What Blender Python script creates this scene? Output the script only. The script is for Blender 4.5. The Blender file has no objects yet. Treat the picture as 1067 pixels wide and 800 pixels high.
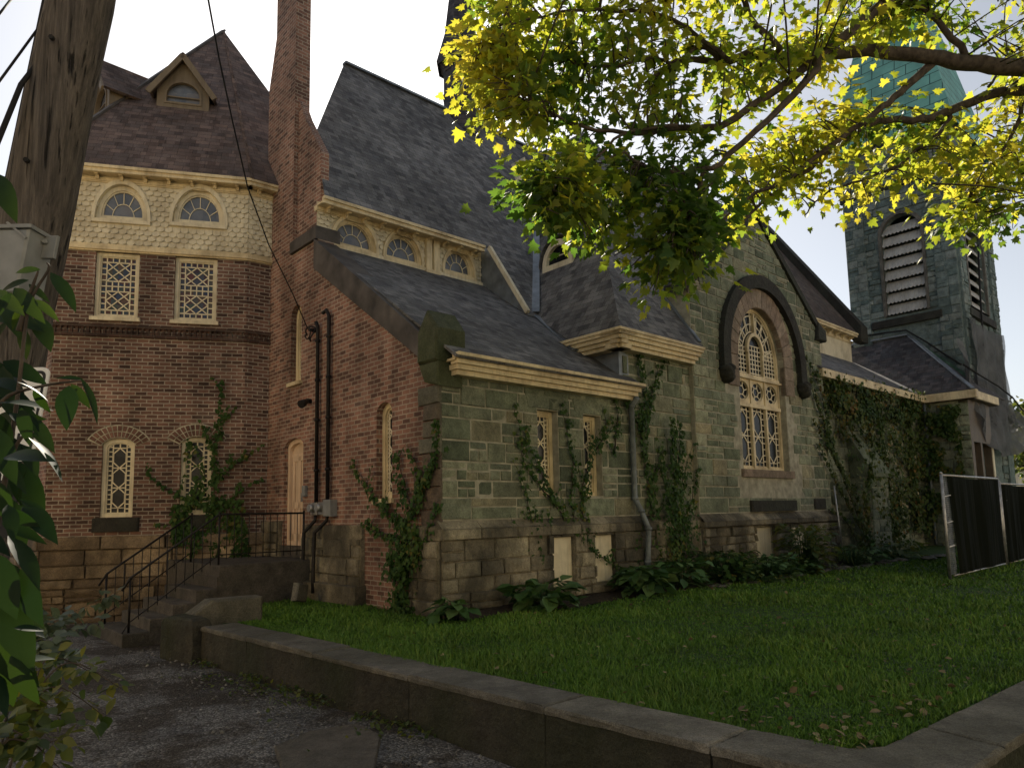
import bpy, math, random
import numpy as np
from mathutils import Vector, Matrix
from mathutils.geometry import tessellate_polygon
R = math.radians
rnd = random.Random(7)
npr = np.random.RandomState(11)
S = bpy.context.scene
COL = S.collection

# ------------------------------------------------------------------ camera model (measured from the photograph)
F, PX, PY, TH, RO, CZ = 735., 533.5, 452., R(6.45), R(1.2), 2.0
cf = np.array([0, math.cos(TH), math.sin(TH)])
_r = np.array([1., 0, 0]); _u = np.array([0, -math.sin(TH), math.cos(TH)])
cr = _r*math.cos(RO) - _u*math.sin(RO)
cu = _r*math.sin(RO) + _u*math.cos(RO)
EYE = np.array([0, 0, CZ])
def ray(x, y):
    d = cf + cr*(x-PX)/F - cu*(y-PY)/F
    return d/d[1]
def at(x, y, depth): return EYE + ray(x, y)*depth          # a point on a sight line at a distance
def gz(x, y, z):
    d = ray(x, y); return EYE + d*((z-CZ)/d[2])
cd = bpy.data.cameras.new('camera'); cam = bpy.data.objects.new('camera', cd); COL.objects.link(cam)
cd.sensor_fit = 'HORIZONTAL'; cd.sensor_width = 36; cd.lens = F/1067*36
cd.shift_y = (PY-400)/1067; cd.clip_end = 3000; cd.clip_start = .05
cam.matrix_world = Matrix(((cr[0], cu[0], -cf[0], 0), (cr[1], cu[1], -cf[1], 0), (cr[2], cu[2], -cf[2], CZ), (0, 0, 0, 1)))
S.camera = cam

# ------------------------------------------------------------------ building frame
A = R(47.5)
U = np.array([math.sin(A), math.cos(A), 0]); V = np.array([-math.cos(A), math.sin(A), 0])
C = gz(460, 640, .5).copy(); C[2] = 0
def W(u, v, z):
    p = C + U*u + V*v; return np.array([p[0], p[1], z])
Z = np.array([0, 0, 1.])
class Fr:                                   # a wall plane: s along it, z up, d out of it
    def __init__(s, P0, D, N):
        s.P0 = np.array([P0[0], P0[1], 0.]); s.D = np.array(D, float); s.N = np.array(N, float)
    def pt(s, a, z, d=0.):
        p = s.P0 + s.D*a + s.N*d; return np.array([p[0], p[1], z])
    def hit(s, x, y, d=0.):                 # where a sight line meets the wall
        q = s.P0 + s.N*d; k = ray(x, y); t = ((q-EYE)@s.N)/(k@s.N); P = EYE + k*t
        return ((P-s.P0)@s.D, P[2])
FS = Fr(C, U, -V)                           # stone street front
FB = Fr(C, V, -U)                           # brick side wall, s runs away from the corner
def ang(a): return np.array([math.sin(R(a)), math.cos(R(a)), 0])
TD = ang(75.5); Pr = np.array([-5.90, 15.40, 0]); TW = 3.80
Pl = Pr - TD*TW
FT = Fr(Pl, TD, (TD[1], -TD[0], 0))         # brick tower, wide face
LD = ang(134); FTL = Fr(Pl-LD*3.4, LD, (LD[1], -LD[0], 0))
RD = ang(53); FTR = Fr(Pr, RD, (RD[1], -RD[0], 0))
def vfr(v): return Fr(W(0, v, 0), U, -V)
def ufr(u): return Fr(W(u, 0, 0), V, -U)

# ------------------------------------------------------------------ mesh builder
def base_of(p):
    o = np.zeros(3)
    while p is not None:
        o += np.array(p.location); p = p.parent
    return o
class MB:
    def __init__(s): s.v = []; s.f = []; s.t = []; s.sm = []
    def face(s, pts, t=0., sm=False):
        n = len(s.v); s.v += [tuple(p) for p in pts]; s.f.append(tuple(range(n, n+len(pts)))); s.t.append(t); s.sm.append(sm)
    def box(s, fr, a0, a1, z0, z1, d0, d1, t=0., ch=0.):
        s.prism(fr, [(a0, z0), (a1, z0), (a1, z1), (a0, z1)], d0, d1, t, ch)
    def prism(s, fr, poly, d0, d1, t=0., ch=0., jit=0.):
        n = len(poly)
        c = (sum(p[0] for p in poly)/n, sum(p[1] for p in poly)/n)
        def ins(p, k):
            dx, dz = c[0]-p[0], c[1]-p[1]; L = math.hypot(dx, dz) or 1
            return (p[0]+dx/L*min(k, L*.5)*1.3, p[1]+dz/L*min(k, L*.5)*1.3)
        B = [fr.pt(p[0], p[1], d0) for p in poly]
        if ch:
            M1 = [fr.pt(p[0], p[1], d1-ch) for p in poly]
            T_ = [fr.pt(*ins(p, ch), d1+(rnd.uniform(-jit, jit) if jit else 0)) for p in poly]
            for i in range(n):
                j = (i+1) % n
                s.face([B[i], B[j], M1[j], M1[i]], t); s.face([M1[i], M1[j], T_[j], T_[i]], t)
        else:
            T_ = [fr.pt(p[0], p[1], d1) for p in poly]
            for i in range(n):
                j = (i+1) % n; s.face([B[i], B[j], T_[j], T_[i]], t)
        if jit:
            m = sum(T_)/n + fr.N*rnd.uniform(0, jit)
            for i in range(n): s.face([T_[i], T_[(i+1) % n], m], t)
        else: s.face(T_, t)
        s.face(B[::-1], t)
    def bar(s, p, q, w, h, up=Z, t=0.):
        p = np.array(p, float); q = np.array(q, float); d = q-p; L = np.linalg.norm(d)
        if L < 1e-6: return
        d /= L; a = np.cross(d, up); a /= (np.linalg.norm(a) or 1); b = np.cross(a, d)
        c = [a*w/2+b*h/2, -a*w/2+b*h/2, -a*w/2-b*h/2, a*w/2-b*h/2]
        P = [p+k for k in c]; Q = [q+k for k in c]
        for i in range(4): s.face([P[i], P[(i+1) % 4], Q[(i+1) % 4], Q[i]], t)
        s.face(P[::-1], t); s.face(Q, t)
    def tube(s, pts, rad, n=8, t=0., cap=True):
        pts = [np.array(p, float) for p in pts]; m = len(pts)
        if not hasattr(rad, '__len__'): rad = [rad]*m
        base = len(s.v); ref = None
        for i, p in enumerate(pts):
            d = pts[min(i+1, m-1)]-pts[max(i-1, 0)]; d = d/(np.linalg.norm(d) or 1)
            if ref is None: ref = np.cross(d, Z if abs(d[2]) < .9 else np.array([1., 0, 0]))
            a = ref - d*(ref@d); a /= (np.linalg.norm(a) or 1); ref = a; b = np.cross(d, a)
            for k in range(n):
                th = 2*math.pi*k/n; s.v.append(tuple(p+(a*math.cos(th)+b*math.sin(th))*rad[i]))
        for i in range(m-1):
            for k in range(n):
                k2 = (k+1) % n
                s.f.append((base+i*n+k, base+i*n+k2, base+(i+1)*n+k2, base+(i+1)*n+k)); s.t.append(t); s.sm.append(True)
        if cap:
            s.f.append(tuple(base+k for k in range(n))[::-1]); s.t.append(t); s.sm.append(False)
            s.f.append(tuple(base+(m-1)*n+k for k in range(n))); s.t.append(t); s.sm.append(False)
    def wall(s, fr, outer, holes=(), d=0., rev=.15, t=.5, back=None):
        loops = [outer]+list(holes)
        flat = [p for l in loops for p in l]
        tris = tessellate_polygon([[Vector((p[0], p[1], 0)) for p in l] for l in loops])
        for tr in tris: s.face([fr.pt(*flat[i], d) for i in tr], t)
        for h in holes:
            n = len(h)
            for i in range(n):
                p, q = h[i], h[(i+1) % n]
                s.face([fr.pt(*p, d), fr.pt(*q, d), fr.pt(*q, d-rev), fr.pt(*p, d-rev)], t)
        if back:
            n = len(outer)
            for i in range(n):
                p, q = outer[i], outer[(i+1) % n]
                s.face([fr.pt(*p, d), fr.pt(*q, d), fr.pt(*q, d-back), fr.pt(*p, d-back)], t)
    def poly3(s, pts, th=0., t=0.):          # a 3D convex slab, thickness downwards
        pts = [np.array(p, float) for p in pts]; s.face(pts, t)
        if th:
            n = np.cross(pts[1]-pts[0], pts[2]-pts[0]); n /= np.linalg.norm(n)
            if n[2] < 0: n = -n
            lo = [p-n*th for p in pts]; s.face(lo[::-1], t)
            for i in range(len(pts)):
                j = (i+1) % len(pts); s.face([pts[i], pts[j], lo[j], lo[i]], t)
    def build(s, name, mat, parent=None, uv=True, label=None):
        me = bpy.data.meshes.new(name); o = bpy.data.objects.new(name, me)
        off = base_of(parent)
        v = np.array(s.v) - off
        me.from_pydata([tuple(p) for p in v], [], s.f)
        if mat: me.materials.append(mat)
        a = me.attributes.new('tint', 'FLOAT', 'FACE'); a.data.foreach_set('value', np.array(s.t, 'f'))
        me.polygons.foreach_set('use_smooth', s.sm)
        if uv:
            l = me.uv_layers.new(name='UVMap'); buf = np.zeros(len(me.loops)*2, 'f'); k = 0
            for p in me.polygons:
                n = p.normal
                if abs(n.z) > .995: tx, ty = np.array([1., 0, 0]), np.array([0, 1., 0])
                else:
                    tx = np.array([-n.y, n.x, 0]); tx /= np.linalg.norm(tx)
                    if tx[0] < 0: tx = -tx
                    ty = np.cross(np.array(n), tx)
                    if ty[2] < 0: ty = -ty
                for vi in p.vertices:
                    q = v[vi]+off; buf[k] = q@tx; buf[k+1] = q@ty; k += 2
            l.data.foreach_set('uv', buf)
        COL.objects.link(o); o.parent = parent
        if label: o['label'] = label
        return o
def thing(name, loc, label, cat, group=None):
    o = bpy.data.objects.new(name, None); COL.objects.link(o); o.location = loc
    o.empty_display_size = .2
    return tag(o, label, cat, group)
def tag(o, label, cat, group=None):
    o['label'] = label; o['category'] = cat
    if group: o['group'] = group
    return o
def kind(o, k): o['kind'] = k; return o
def bulk(name, mat, parent, tv, tf, mats, pos, tint):
    """many copies of one small face set in ONE mesh (leaves, blades): tv (k,3), tf list of faces, mats (n,3,3), pos (n,3)"""
    tv = np.array(tv, float); n = len(pos); k = len(tv)
    off = base_of(parent)
    v = np.einsum('nij,kj->nki', mats, tv) + (pos-off)[:, None, :]
    me = bpy.data.meshes.new(name)
    me.vertices.add(n*k); me.vertices.foreach_set('co', v.astype('f').ravel())
    ll = [i for f in tf for i in f]; L = len(ll)
    idx = (np.array(ll)[None, :] + (np.arange(n)*k)[:, None]).astype('i').ravel()
    me.loops.add(n*L); me.loops.foreach_set('vertex_index', idx)
    cnt = np.array([len(f) for f in tf]); st = np.concatenate([[0], np.cumsum(cnt)[:-1]])
    me.polygons.add(n*len(tf))
    me.polygons.foreach_set('loop_start', (st[None, :]+(np.arange(n)*L)[:, None]).astype('i').ravel())
    try: me.polygons.foreach_set('loop_total', np.tile(cnt, n).astype('i'))
    except Exception: pass
    me.update(calc_edges=True); me.validate()
    a = me.attributes.new('tint', 'FLOAT', 'FACE'); a.data.foreach_set('value', np.repeat(np.array(tint, 'f'), len(tf)))
    me.polygons.foreach_set('use_smooth', [True]*len(me.polygons))
    me.materials.append(mat)
    o = bpy.data.objects.new(name, me); COL.objects.link(o); o.parent = parent
    return o
def frames(ax, up):
    """rotation matrices with local y along ax and local z near up; arrays (n,3)"""
    y = ax/np.linalg.norm(ax, axis=1, keepdims=True)
    x = np.cross(y, up); x /= np.linalg.norm(x, axis=1, keepdims=True)+1e-9
    z = np.cross(x, y)
    return np.stack([x, y, z], axis=2)

# ------------------------------------------------------------------ materials
class NT:
    def __init__(s, name):
        s.m = bpy.data.materials.new(name); s.m.use_nodes = True; s.t = s.m.node_tree
        s.b = s.t.nodes['Principled BSDF']; s.out = s.t.nodes['Material Output']
        s.b.inputs['Roughness'].default_value = .85; s.b.inputs['Specular IOR Level'].default_value = .25
    def n(s, ty, ins=None, **kw):
        x = s.t.nodes.new(ty)
        for k, v in kw.items(): setattr(x, k, v)
        for k, v in (ins or {}).items(): s.set(x.inputs[k], v)
        return x
    def set(s, i, v):
        if isinstance(v, bpy.types.NodeSocket): s.t.links.new(v, i)
        else:
            if isinstance(v, (tuple, list)) and len(v) == 3 and i.type == 'RGBA': v = (*v, 1)
            i.default_value = v
    def co(s, w='Object', scale=(1, 1, 1)):
        o = s.n('ShaderNodeTexCoord').outputs[w]
        return s.n('ShaderNodeMapping', {'Vector': o, 'Scale': scale}).outputs[0] if scale != (1, 1, 1) else o
    def noise(s, sc, det=4, vec=None, w='Object', rough=.55):
        return s.n('ShaderNodeTexNoise', {'Vector': vec or s.co(w), 'Scale': sc, 'Detail': det, 'Roughness': rough}).outputs['Fac']
    def ramp(s, fac, st):
        r = s.n('ShaderNodeValToRGB', {'Fac': fac}); e = r.color_ramp.elements
        while len(e) < len(st): e.new(.5)
        for i, (p, c) in enumerate(st):
            e[i].position = p; e[i].color = (*c, 1) if isinstance(c, tuple) else (c, c, c, 1)
        return r.outputs['Color']
    def mix(s, fac, a, b, mode='MIX'):
        x = s.n('ShaderNodeMix', data_type='RGBA', blend_type=mode)
        s.set(x.inputs[0], fac); s.set(x.inputs[6], a); s.set(x.inputs[7], b); return x.outputs[2]
    def math(s, op, a, b=0.):
        x = s.n('ShaderNodeMath', operation=op); s.set(x.inputs[0], a); s.set(x.inputs[1], b); return x.outputs[0]
    def tint(s): return s.n('ShaderNodeAttribute', attribute_name='tint').outputs['Fac']
    def bump(s, h, st=.5, dist=.01, norm=None):
        x = s.n('ShaderNodeBump', {'Height': h, 'Strength': st, 'Distance': dist})
        if norm is not None: s.set(x.inputs['Normal'], norm)
        return x.outputs[0]
    def end(s, col=None, nor=None, rough=None, spec=None, metal=None):
        if col is not None: s.set(s.b.inputs['Base Color'], col)
        if nor is not None: s.set(s.b.inputs['Normal'], nor)
        if rough is not None: s.set(s.b.inputs['Roughness'], rough)
        if spec is not None: s.set(s.b.inputs['Specular IOR Level'], spec)
        if metal is not None: s.set(s.b.inputs['Metallic'], metal)
        return s.m
def mul(c, k): return tuple(x*k for x in c)

def m_brick(name, c1, c2, mort, soot=.55):
    n = NT(name); uv = n.co('UV')
    wob = n.n('ShaderNodeVectorMath', {0: uv, 1: n.n('ShaderNodeVectorMath', {0: n.n('ShaderNodeTexNoise', {'Vector': uv, 'Scale': 6., 'Detail': 2.}).outputs['Color'], 1: (.5, .5, .5)}, operation='SUBTRACT').outputs[0]}, operation='MULTIPLY_ADD')
    sc = n.n('ShaderNodeVectorMath', {0: n.n('ShaderNodeVectorMath', {0: n.n('ShaderNodeTexNoise', {'Vector': uv, 'Scale': 9., 'Detail': 2.}).outputs['Color'], 1: (.5, .5, .5)}, operation='SUBTRACT').outputs[0], 'Scale': .018}, operation='SCALE').outputs[0]
    v2 = n.n('ShaderNodeVectorMath', {0: uv, 1: sc}, operation='ADD').outputs[0]
    b = n.n('ShaderNodeTexBrick', {'Vector': v2, 'Color1': c1, 'Color2': c2, 'Mortar': mort, 'Scale': 1., 'Mortar Size': .011, 'Mortar Smooth': .2, 'Bias': -.1, 'Brick Width': .225, 'Row Height': .082}, offset=.5)
    b2 = n.n('ShaderNodeTexBrick', {'Vector': v2, 'Color1': (1, 1, 1), 'Color2': (.25, .22, .2), 'Mortar': (.8, .8, .8), 'Scale': 1., 'Mortar Size': .0, 'Bias': -.55, 'Brick Width': .225, 'Row Height': .082}, offset=.5)
    b2.squash = 1.0
    col = n.mix(.75, b.outputs['Color'], b2.outputs['Color'], 'MULTIPLY')
    big = n.ramp(n.noise(.55, 5), [(.32, soot), (.62, 1.05)])
    col = n.mix(1., col, big, 'MULTIPLY')
    st = n.ramp(n.noise(1.6, 5, n.co('Object', (1, 1, .22))), [(.38, .5), (.6, 1.)])
    col = n.mix(.7, col, st, 'MULTIPLY')
    pale = n.ramp(n.noise(1.1, 4), [(.58, 0.), (.75, 1.)])
    col = n.mix(n.math('MULTIPLY', pale, .35), col, (.32, .26, .22))
    h = n.math('SUBTRACT', n.math('MULTIPLY', n.noise(40, 3), .35), b.outputs['Fac'])
    return n.end(col, n.bump(h, .9, .012))
def m_stone(name, stops, dark=.5, bs=1., stain=(.05, .06, .045)):
    n = NT(name); t = n.tint()
    col = n.ramp(t, stops)
    g = n.noise(5, 6); col = n.mix(1., col, n.ramp(g, [(.3, .6), (.7, 1.25)]), 'MULTIPLY')
    big = n.ramp(n.noise(.8, 5, n.co('Object', (1, 1, .45))), [(.40, 1.), (.62, 0.)])
    col = n.mix(n.math('MULTIPLY', big, dark), col, stain)
    sp = n.ramp(n.noise(26, 4), [(.36, .7), (.6, 1.)]); col = n.mix(.7, col, sp, 'MULTIPLY')
    col = n.mix(.8, col, n.ramp(n.noise(115, 3), [(.35, .55), (.5, 1.), (.68, 1.5)]), 'MULTIPLY')
    h = n.math('ADD', n.noise(9, 6), n.math('MULTIPLY', n.noise(38, 4), .35))
    return n.end(col, n.bump(h, .75*bs, .035))
def m_paint(name, c, dirt=(.2, .15, .08), amt=.5, rough=.55, bs=.35):
    n = NT(name)
    a = n.ramp(n.noise(2.2, 6), [(.42, 0.), (.72, 1.)])
    col = n.mix(n.math('MULTIPLY', a, amt), c, dirt)
    s2 = n.ramp(n.noise(14, 5, n.co('Object', (1, 1, .12))), [(.45, 1.), (.75, .68)])
    col = n.mix(.8, col, s2, 'MULTIPLY')
    pe = n.ramp(n.noise(30, 4), [(.66, 0.), (.7, 1.)]); col = n.mix(n.math('MULTIPLY', pe, .5), col, dirt)
    col = n.mix(n.math('MULTIPLY', n.tint(), .5), col, mul(c, .55))
    return n.end(col, n.bump(n.noise(22, 5), bs, .006), rough)
def m_shingle(name, c1, c2, c3, row=.15, width=.31):
    n = NT(name); uv = n.co('UV')
    b = n.n('ShaderNodeTexBrick', {'Vector': uv, 'Color1': c1, 'Color2': c2, 'Mortar': mul(c1, .35), 'Scale': 1., 'Mortar Size': .005, 'Brick Width': width, 'Row Height': row, 'Bias': 0.}, offset=.37, offset_frequency=3)
    b2 = n.n('ShaderNodeTexBrick', {'Vector': n.n('ShaderNodeMapping', {'Vector': uv, 'Location': (.11, 0, 0)}).outputs[0], 'Color1': (1, 1, 1), 'Color2': c3, 'Mortar': (1, 1, 1), 'Scale': 1., 'Mortar Size': 0., 'Brick Width': width*.55, 'Row Height': row, 'Bias': -.35}, offset=.43, offset_frequency=2)
    y = n.n('ShaderNodeSeparateXYZ', {0: uv}).outputs[1]
    saw = n.math('FRACT', n.math('DIVIDE', y, row))            # 0 at the bottom edge of a course
    col = n.mix(1., b.outputs['Color'], b2.outputs['Color'], 'MULTIPLY')
    col = n.mix(1., col, n.ramp(n.noise(.5, 4), [(.3, .72), (.7, 1.22)]), 'MULTIPLY')
    col = n.mix(.8, col, n.ramp(n.noise(60, 3), [(.3, .6), (.7, 1.25)]), 'MULTIPLY')
    col = n.mix(.6, col, n.ramp(n.noise(2.5, 4, n.co('Object', (1, 1, .2))), [(.35, .6), (.6, 1.)]), 'MULTIPLY')
    h = n.math('SUBTRACT', 1., saw)
    h = n.math('ADD', h, n.math('MULTIPLY', n.noise(50, 3), .25))
    h = n.math('SUBTRACT', h, n.math('MULTIPLY', b2.outputs['Fac'], .2))
    return n.end(col, n.bump(h, 1., .022), .9, .2)
def m_plain(name, c, rough=.7, metal=0., spec=.3, var=.35, sc=8., bs=.3, bd=.004):
    n = NT(name)
    col = n.mix(1., c, n.ramp(n.noise(sc, 6), [(.3, 1-var), (.7, 1+var)]), 'MULTIPLY')
    col = n.mix(n.math('MULTIPLY', n.tint(), .6), col, mul(c, .4))
    return n.end(col, n.bump(n.noise(sc*4, 4), bs, bd), rough, spec, metal)
def m_leaf(name, ramp_, trans, mixf=.45, rough=.5, spec=.35):
    n = NT(name); t = n.tint(); col = n.ramp(t, ramp_)
    col2 = n.ramp(t, trans)
    n.end(n.mix(.5, col, n.ramp(n.noise(30, 2), [(.3, .65), (.7, 1.2)]), 'MULTIPLY'), None, rough, spec)
    tr = n.n('ShaderNodeBsdfTranslucent', {'Color': col2})
    mx = n.n('ShaderNodeMixShader', {0: mixf, 1: n.b.outputs[0], 2: tr.outputs[0]})
    n.t.links.new(mx.outputs[0], n.out.inputs[0]); return n.m
def m_glass(name, cols, cell=(.11, .11), rough=.12, spec=.6, dirt=0.):
    n = NT(name); uv = n.co('UV')
    b = n.n('ShaderNodeTexVoronoi', {'Vector': n.n('ShaderNodeMapping', {'Vector': uv, 'Scale': (1/cell[0], 1/cell[1], 1)}).outputs[0], 'Scale': 1., 'Randomness': .6}, voronoi_dimensions='2D', distance='CHEBYCHEV')
    f = n.n('ShaderNodeSeparateColor', {0: b.outputs['Color']}).outputs[0]
    col = n.ramp(f, cols)
    if dirt: col = n.mix(n.math('MULTIPLY', n.ramp(n.noise(3, 4), [(.4, 0.), (.7, 1.)]), dirt), col, (.25, .27, .3))
    return n.end(col, n.bump(n.noise(7, 3), .25, .01), rough, spec)

B_ = dict(
 brick=m_brick('weathered red brick', (.27, .15, .115), (.085, .05, .043), (.46, .40, .34), .5),
 brickside=m_brick('warm red brick', (.36, .19, .14), (.15, .085, .07), (.44, .36, .29), .6),
 brickarch=m_plain('brick arch', (.17, .09, .07), .9, sc=5, var=.5),
 green=m_stone('green grey ashlar', [(0., (.11, .135, .09)), (.3, (.23, .265, .18)), (.55, (.34, .355, .25)), (.8, (.19, .225, .165)), (1., (.38, .34, .22))], .5, 1.2),
 mortar=m_plain('lime mortar', (.38, .365, .29), .95, sc=6, var=.4),
 buff=m_stone('buff rough stone', [(0., (.24, .21, .15)), (.5, (.40, .35, .25)), (1., (.50, .45, .32))], .88, 1.4, (.04, .038, .03)),
 brownbase=m_stone('brown rough stone', [(0., (.19, .14, .095)), (.5, (.31, .235, .155)), (1., (.40, .31, .205))], .85, 1.3, (.05, .04, .03)),
 dark=m_stone('sooty brownstone', [(0., (.03, .028, .025)), (1., (.06, .055, .048))], .4),
 pinkstone=m_stone('pinkish dressed stone', [(0., (.24, .18, .14)), (1., (.34, .27, .21))], .4, .6, (.10, .09, .07)),
 towerstone=m_stone('blue grey tower stone', [(0., (.10, .145, .145)), (.5, (.175, .225, .22)), (1., (.26, .295, .28))], .35),
 cream=m_paint('cream paint', (.70, .59, .38), (.24, .17, .09), .7),
 creampale=m_paint('pale cream paint', (.72, .65, .48), (.30, .24, .15), .55),
 scale=m_paint('cream scale shingle', (.72, .65, .48), (.30, .24, .15), .6, .7),
 peach=m_paint('peach door paint', (.70, .53, .38), (.3, .18, .12), .25),
 roof=m_shingle('grey asphalt shingle', (.23, .225, .22), (.15, .15, .155), (.28, .28, .30)),
 roofred=m_shingle('brown asphalt shingle', (.22, .155, .13), (.14, .11, .10), (.33, .3, .3)),
 roofdark=m_shingle('dark slate shingle', (.11, .10, .105), (.065, .07, .08), (.42, .38, .38)),
 flash=m_plain('grey flashing metal', (.22, .25, .28), .5, .6, sc=3),
 lead=m_plain('dull coping metal', (.085, .075, .068), .7, .2, sc=2.5, var=.5),
 copper=None, glass=m_glass('stained glass', [(0., (.02, .015, .025)), (.3, (.10, .03, .025)), (.5, (.09, .075, .04)), (.7, (.025, .04, .09)), (1., (.05, .07, .05))], spec=.3, rough=.2),
 glassup=m_glass('blue grey arched glass', [(0., (.06, .07, .09)), (.5, (.09, .10, .12)), (1., (.12, .115, .12))], (.25, .25), .25, .6, .3),  # blue grey base with paler noise patches
 glassdark=m_glass('dark window glass', [(0., (.006, .007, .008)), (1., (.018, .02, .024))], (.2, .2), .22, .25),
 lat=m_paint('white lead came', (.78, .70, .52), (.4, .32, .2), .3),
 iron=m_plain('black iron', (.018, .016, .016), .55, .3, sc=12),
 pipe=m_plain('grey blue pipe paint', (.13, .15, .16), .5, .1, sc=6),
 galv=m_plain('galvanised steel', (.36, .36, .36), .45, .8, sc=9),
 box=m_plain('grey painted steel box', (.22, .23, .235), .5, .1, sc=7, var=.2),
 shadedmoss=m_stone('shaded mossy stone', [(0., (.035, .033, .026)), (1., (.075, .07, .055))], .8, 1.5, (.022, .028, .012)),  # mossy, and darkened further: the wall front's shade is in this colour
 conc=m_stone('weathered concrete', [(0., (.12, .115, .10)), (1., (.19, .18, .155))], .6, 1., (.05, .05, .035)),
 step=m_stone('worn step stone', [(0., (.085, .075, .065)), (1., (.135, .12, .105))], .5, .7, (.045, .045, .035)),
 soil=m_plain('bed soil', (.035, .027, .02), .95, sc=14, var=.6, bs=1., bd=.03),
 rope=m_plain('black rope', (.012, .012, .013), .8),
 white=m_plain('white sign sheet', (.72, .72, .72), .5, var=.06, sc=5), black=m_plain('black sign print', (.012, .012, .014), .5, var=.05),
 ground=None)
def special():
    n = NT('green copper sheet')
    uv = n.co('UV'); b = n.n('ShaderNodeTexBrick', {'Vector': uv, 'Color1': (.17, .40, .35), 'Color2': (.14, .34, .30), 'Mortar': (.03, .07, .065), 'Scale': 1., 'Mortar Size': .018, 'Brick Width': .9, 'Row Height': .5})
    B_['copper'] = n.end(n.mix(.8, b.outputs['Color'], n.ramp(n.noise(1.5, 5), [(.3, .65), (.7, 1.2)]), 'MULTIPLY'), n.bump(b.outputs['Fac'], .4, .01), .6)
    n = NT('worn asphalt')
    base = n.ramp(n.noise(1.1, 6), [(.3, (.075, .074, .074)), (.55, (.115, .114, .114)), (.75, (.16, .157, .153))])
    v = n.n('ShaderNodeTexVoronoi', {'Vector': n.co('Object'), 'Scale': 55., 'Randomness': 1.})
    sp = n.n('ShaderNodeSeparateColor', {0: v.outputs['Color']}).outputs[0]
    base = n.mix(1., base, n.ramp(sp, [(0., .45), (.6, 1.), (.95, 2.2)]), 'MULTIPLY')
    dirt = n.ramp(n.noise(.7, 6, rough=.65), [(.46, 0.), (.53, 1.)])
    base = n.mix(n.math('MULTIPLY', dirt, .85), base, n.mix(1., (.045, .036, .027), n.ramp(sp, [(0., .5), (.9, 1.), (1., 2.2)]), 'MULTIPLY'))
    h = n.math('ADD', n.math('MULTIPLY', v.outputs['Distance'], -.5), n.noise(3, 6))
    B_['ground'] = n.end(base, n.bump(h, 1., .03), .9)
    n = NT('lawn soil'); B_['lawn'] = n.end(n.ramp(n.noise(5, 6), [(.3, (.018, .04, .008)), (.7, (.03, .07, .012))]), n.bump(n.noise(20, 5), 1., .03))
    n = NT('utility pole wood')
    st = n.noise(16, 10, n.co('Object', (2.4, 2.4, .10)), rough=.72)
    col = n.ramp(st, [(.25, (.025, .022, .02)), (.48, (.085, .074, .066)), (.7, (.18, .155, .135))])
    cr2 = n.noise(16, 5, n.co('Object', (2.4, 2.4, .07)))
    crk = n.ramp(cr2, [(.60, 1.), (.66, .18)]); col = n.mix(1., col, crk, 'MULTIPLY')
    B_['pole'] = n.end(col, n.bump(n.math('ADD', st, crk), 1., .02))
    n = NT('maple bark'); st = n.noise(14, 6, n.co('Object', (1, 1, .6)))
    B_['bark'] = n.end(n.ramp(st, [(.3, (.03, .024, .019)), (.7, (.10, .08, .065))]), n.bump(st, 1., .02))
    n = NT('grass blades'); t = n.tint()
    n.end(n.mix(.6, n.ramp(t, [(0., (.042, .115, .012)), (.55, (.080, .185, .022)), (.85, (.14, .23, .04)), (1., (.28, .25, .10))]), n.ramp(n.noise(1.0, 5), [(.32, (.75, .55, .6)), (.5, (1., .95, .9)), (.68, (1.35, 1.1, .9))]), 'MULTIPLY'), None, .6, .3)
    B_['grass'] = n.m
    n = NT('green privacy mesh')
    fold_shade = n.noise(2.2, 3, n.co('Object', (1, 1, .15)))  # vertical streaks paint the shading of folds into the mesh colour
    B_['tarp'] = n.end(n.ramp(fold_shade, [(.3, (.004, .006, .004)), (.7, (.008, .010, .006))]), n.bump(n.noise(200, 2), .5, .003), .9, .05)
    n = NT('grey debris net'); uv = n.noise(1.4, 5)
    n.end(n.ramp(uv, [(.3, (.05, .052, .055)), (.7, (.13, .135, .14))]), n.bump(n.noise(6, 4), .8, .03), .85)
    tr = n.n('ShaderNodeBsdfTransparent'); mx = n.n('ShaderNodeMixShader', {0: .22, 1: n.b.outputs[0], 2: tr.outputs[0]})
    n.t.links.new(mx.outputs[0], n.out.inputs[0]); B_['net'] = n.m
special()
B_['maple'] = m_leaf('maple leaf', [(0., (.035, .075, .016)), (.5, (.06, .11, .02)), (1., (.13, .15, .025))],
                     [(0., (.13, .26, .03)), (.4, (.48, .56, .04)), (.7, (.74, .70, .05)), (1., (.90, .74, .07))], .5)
B_['ivy'] = m_leaf('ivy leaf', [(0., (.022, .055, .014)), (.55, (.045, .095, .022)), (.85, (.08, .12, .03)), (1., (.14, .12, .03))],
                   [(0., (.03, .08, .01)), (1., (.12, .15, .02))], .2, .6, .15)
B_['ivyrust'] = m_leaf('autumn ivy leaf', [(0., (.025, .055, .014)), (.5, (.055, .085, .02)), (.8, (.10, .10, .025)), (1., (.17, .10, .03))],
                   [(0., (.03, .08, .01)), (1., (.15, .12, .02))], .2, .6, .15)
B_['hosta'] = m_leaf('hosta leaf', [(0., (.03, .08, .025)), (.7, (.07, .15, .045)), (1., (.14, .22, .08))], [(0., (.04, .10, .02)), (1., (.1, .18, .04))], .2)
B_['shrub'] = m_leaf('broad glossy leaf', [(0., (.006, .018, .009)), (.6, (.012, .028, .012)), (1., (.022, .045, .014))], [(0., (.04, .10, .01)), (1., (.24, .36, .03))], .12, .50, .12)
B_['weed'] = m_leaf('yellow green weed leaf', [(0., (.03, .06, .02)), (.6, (.07, .10, .025)), (1., (.14, .14, .03))], [(0., (.08, .14, .02)), (1., (.3, .3, .04))], .35)
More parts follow.
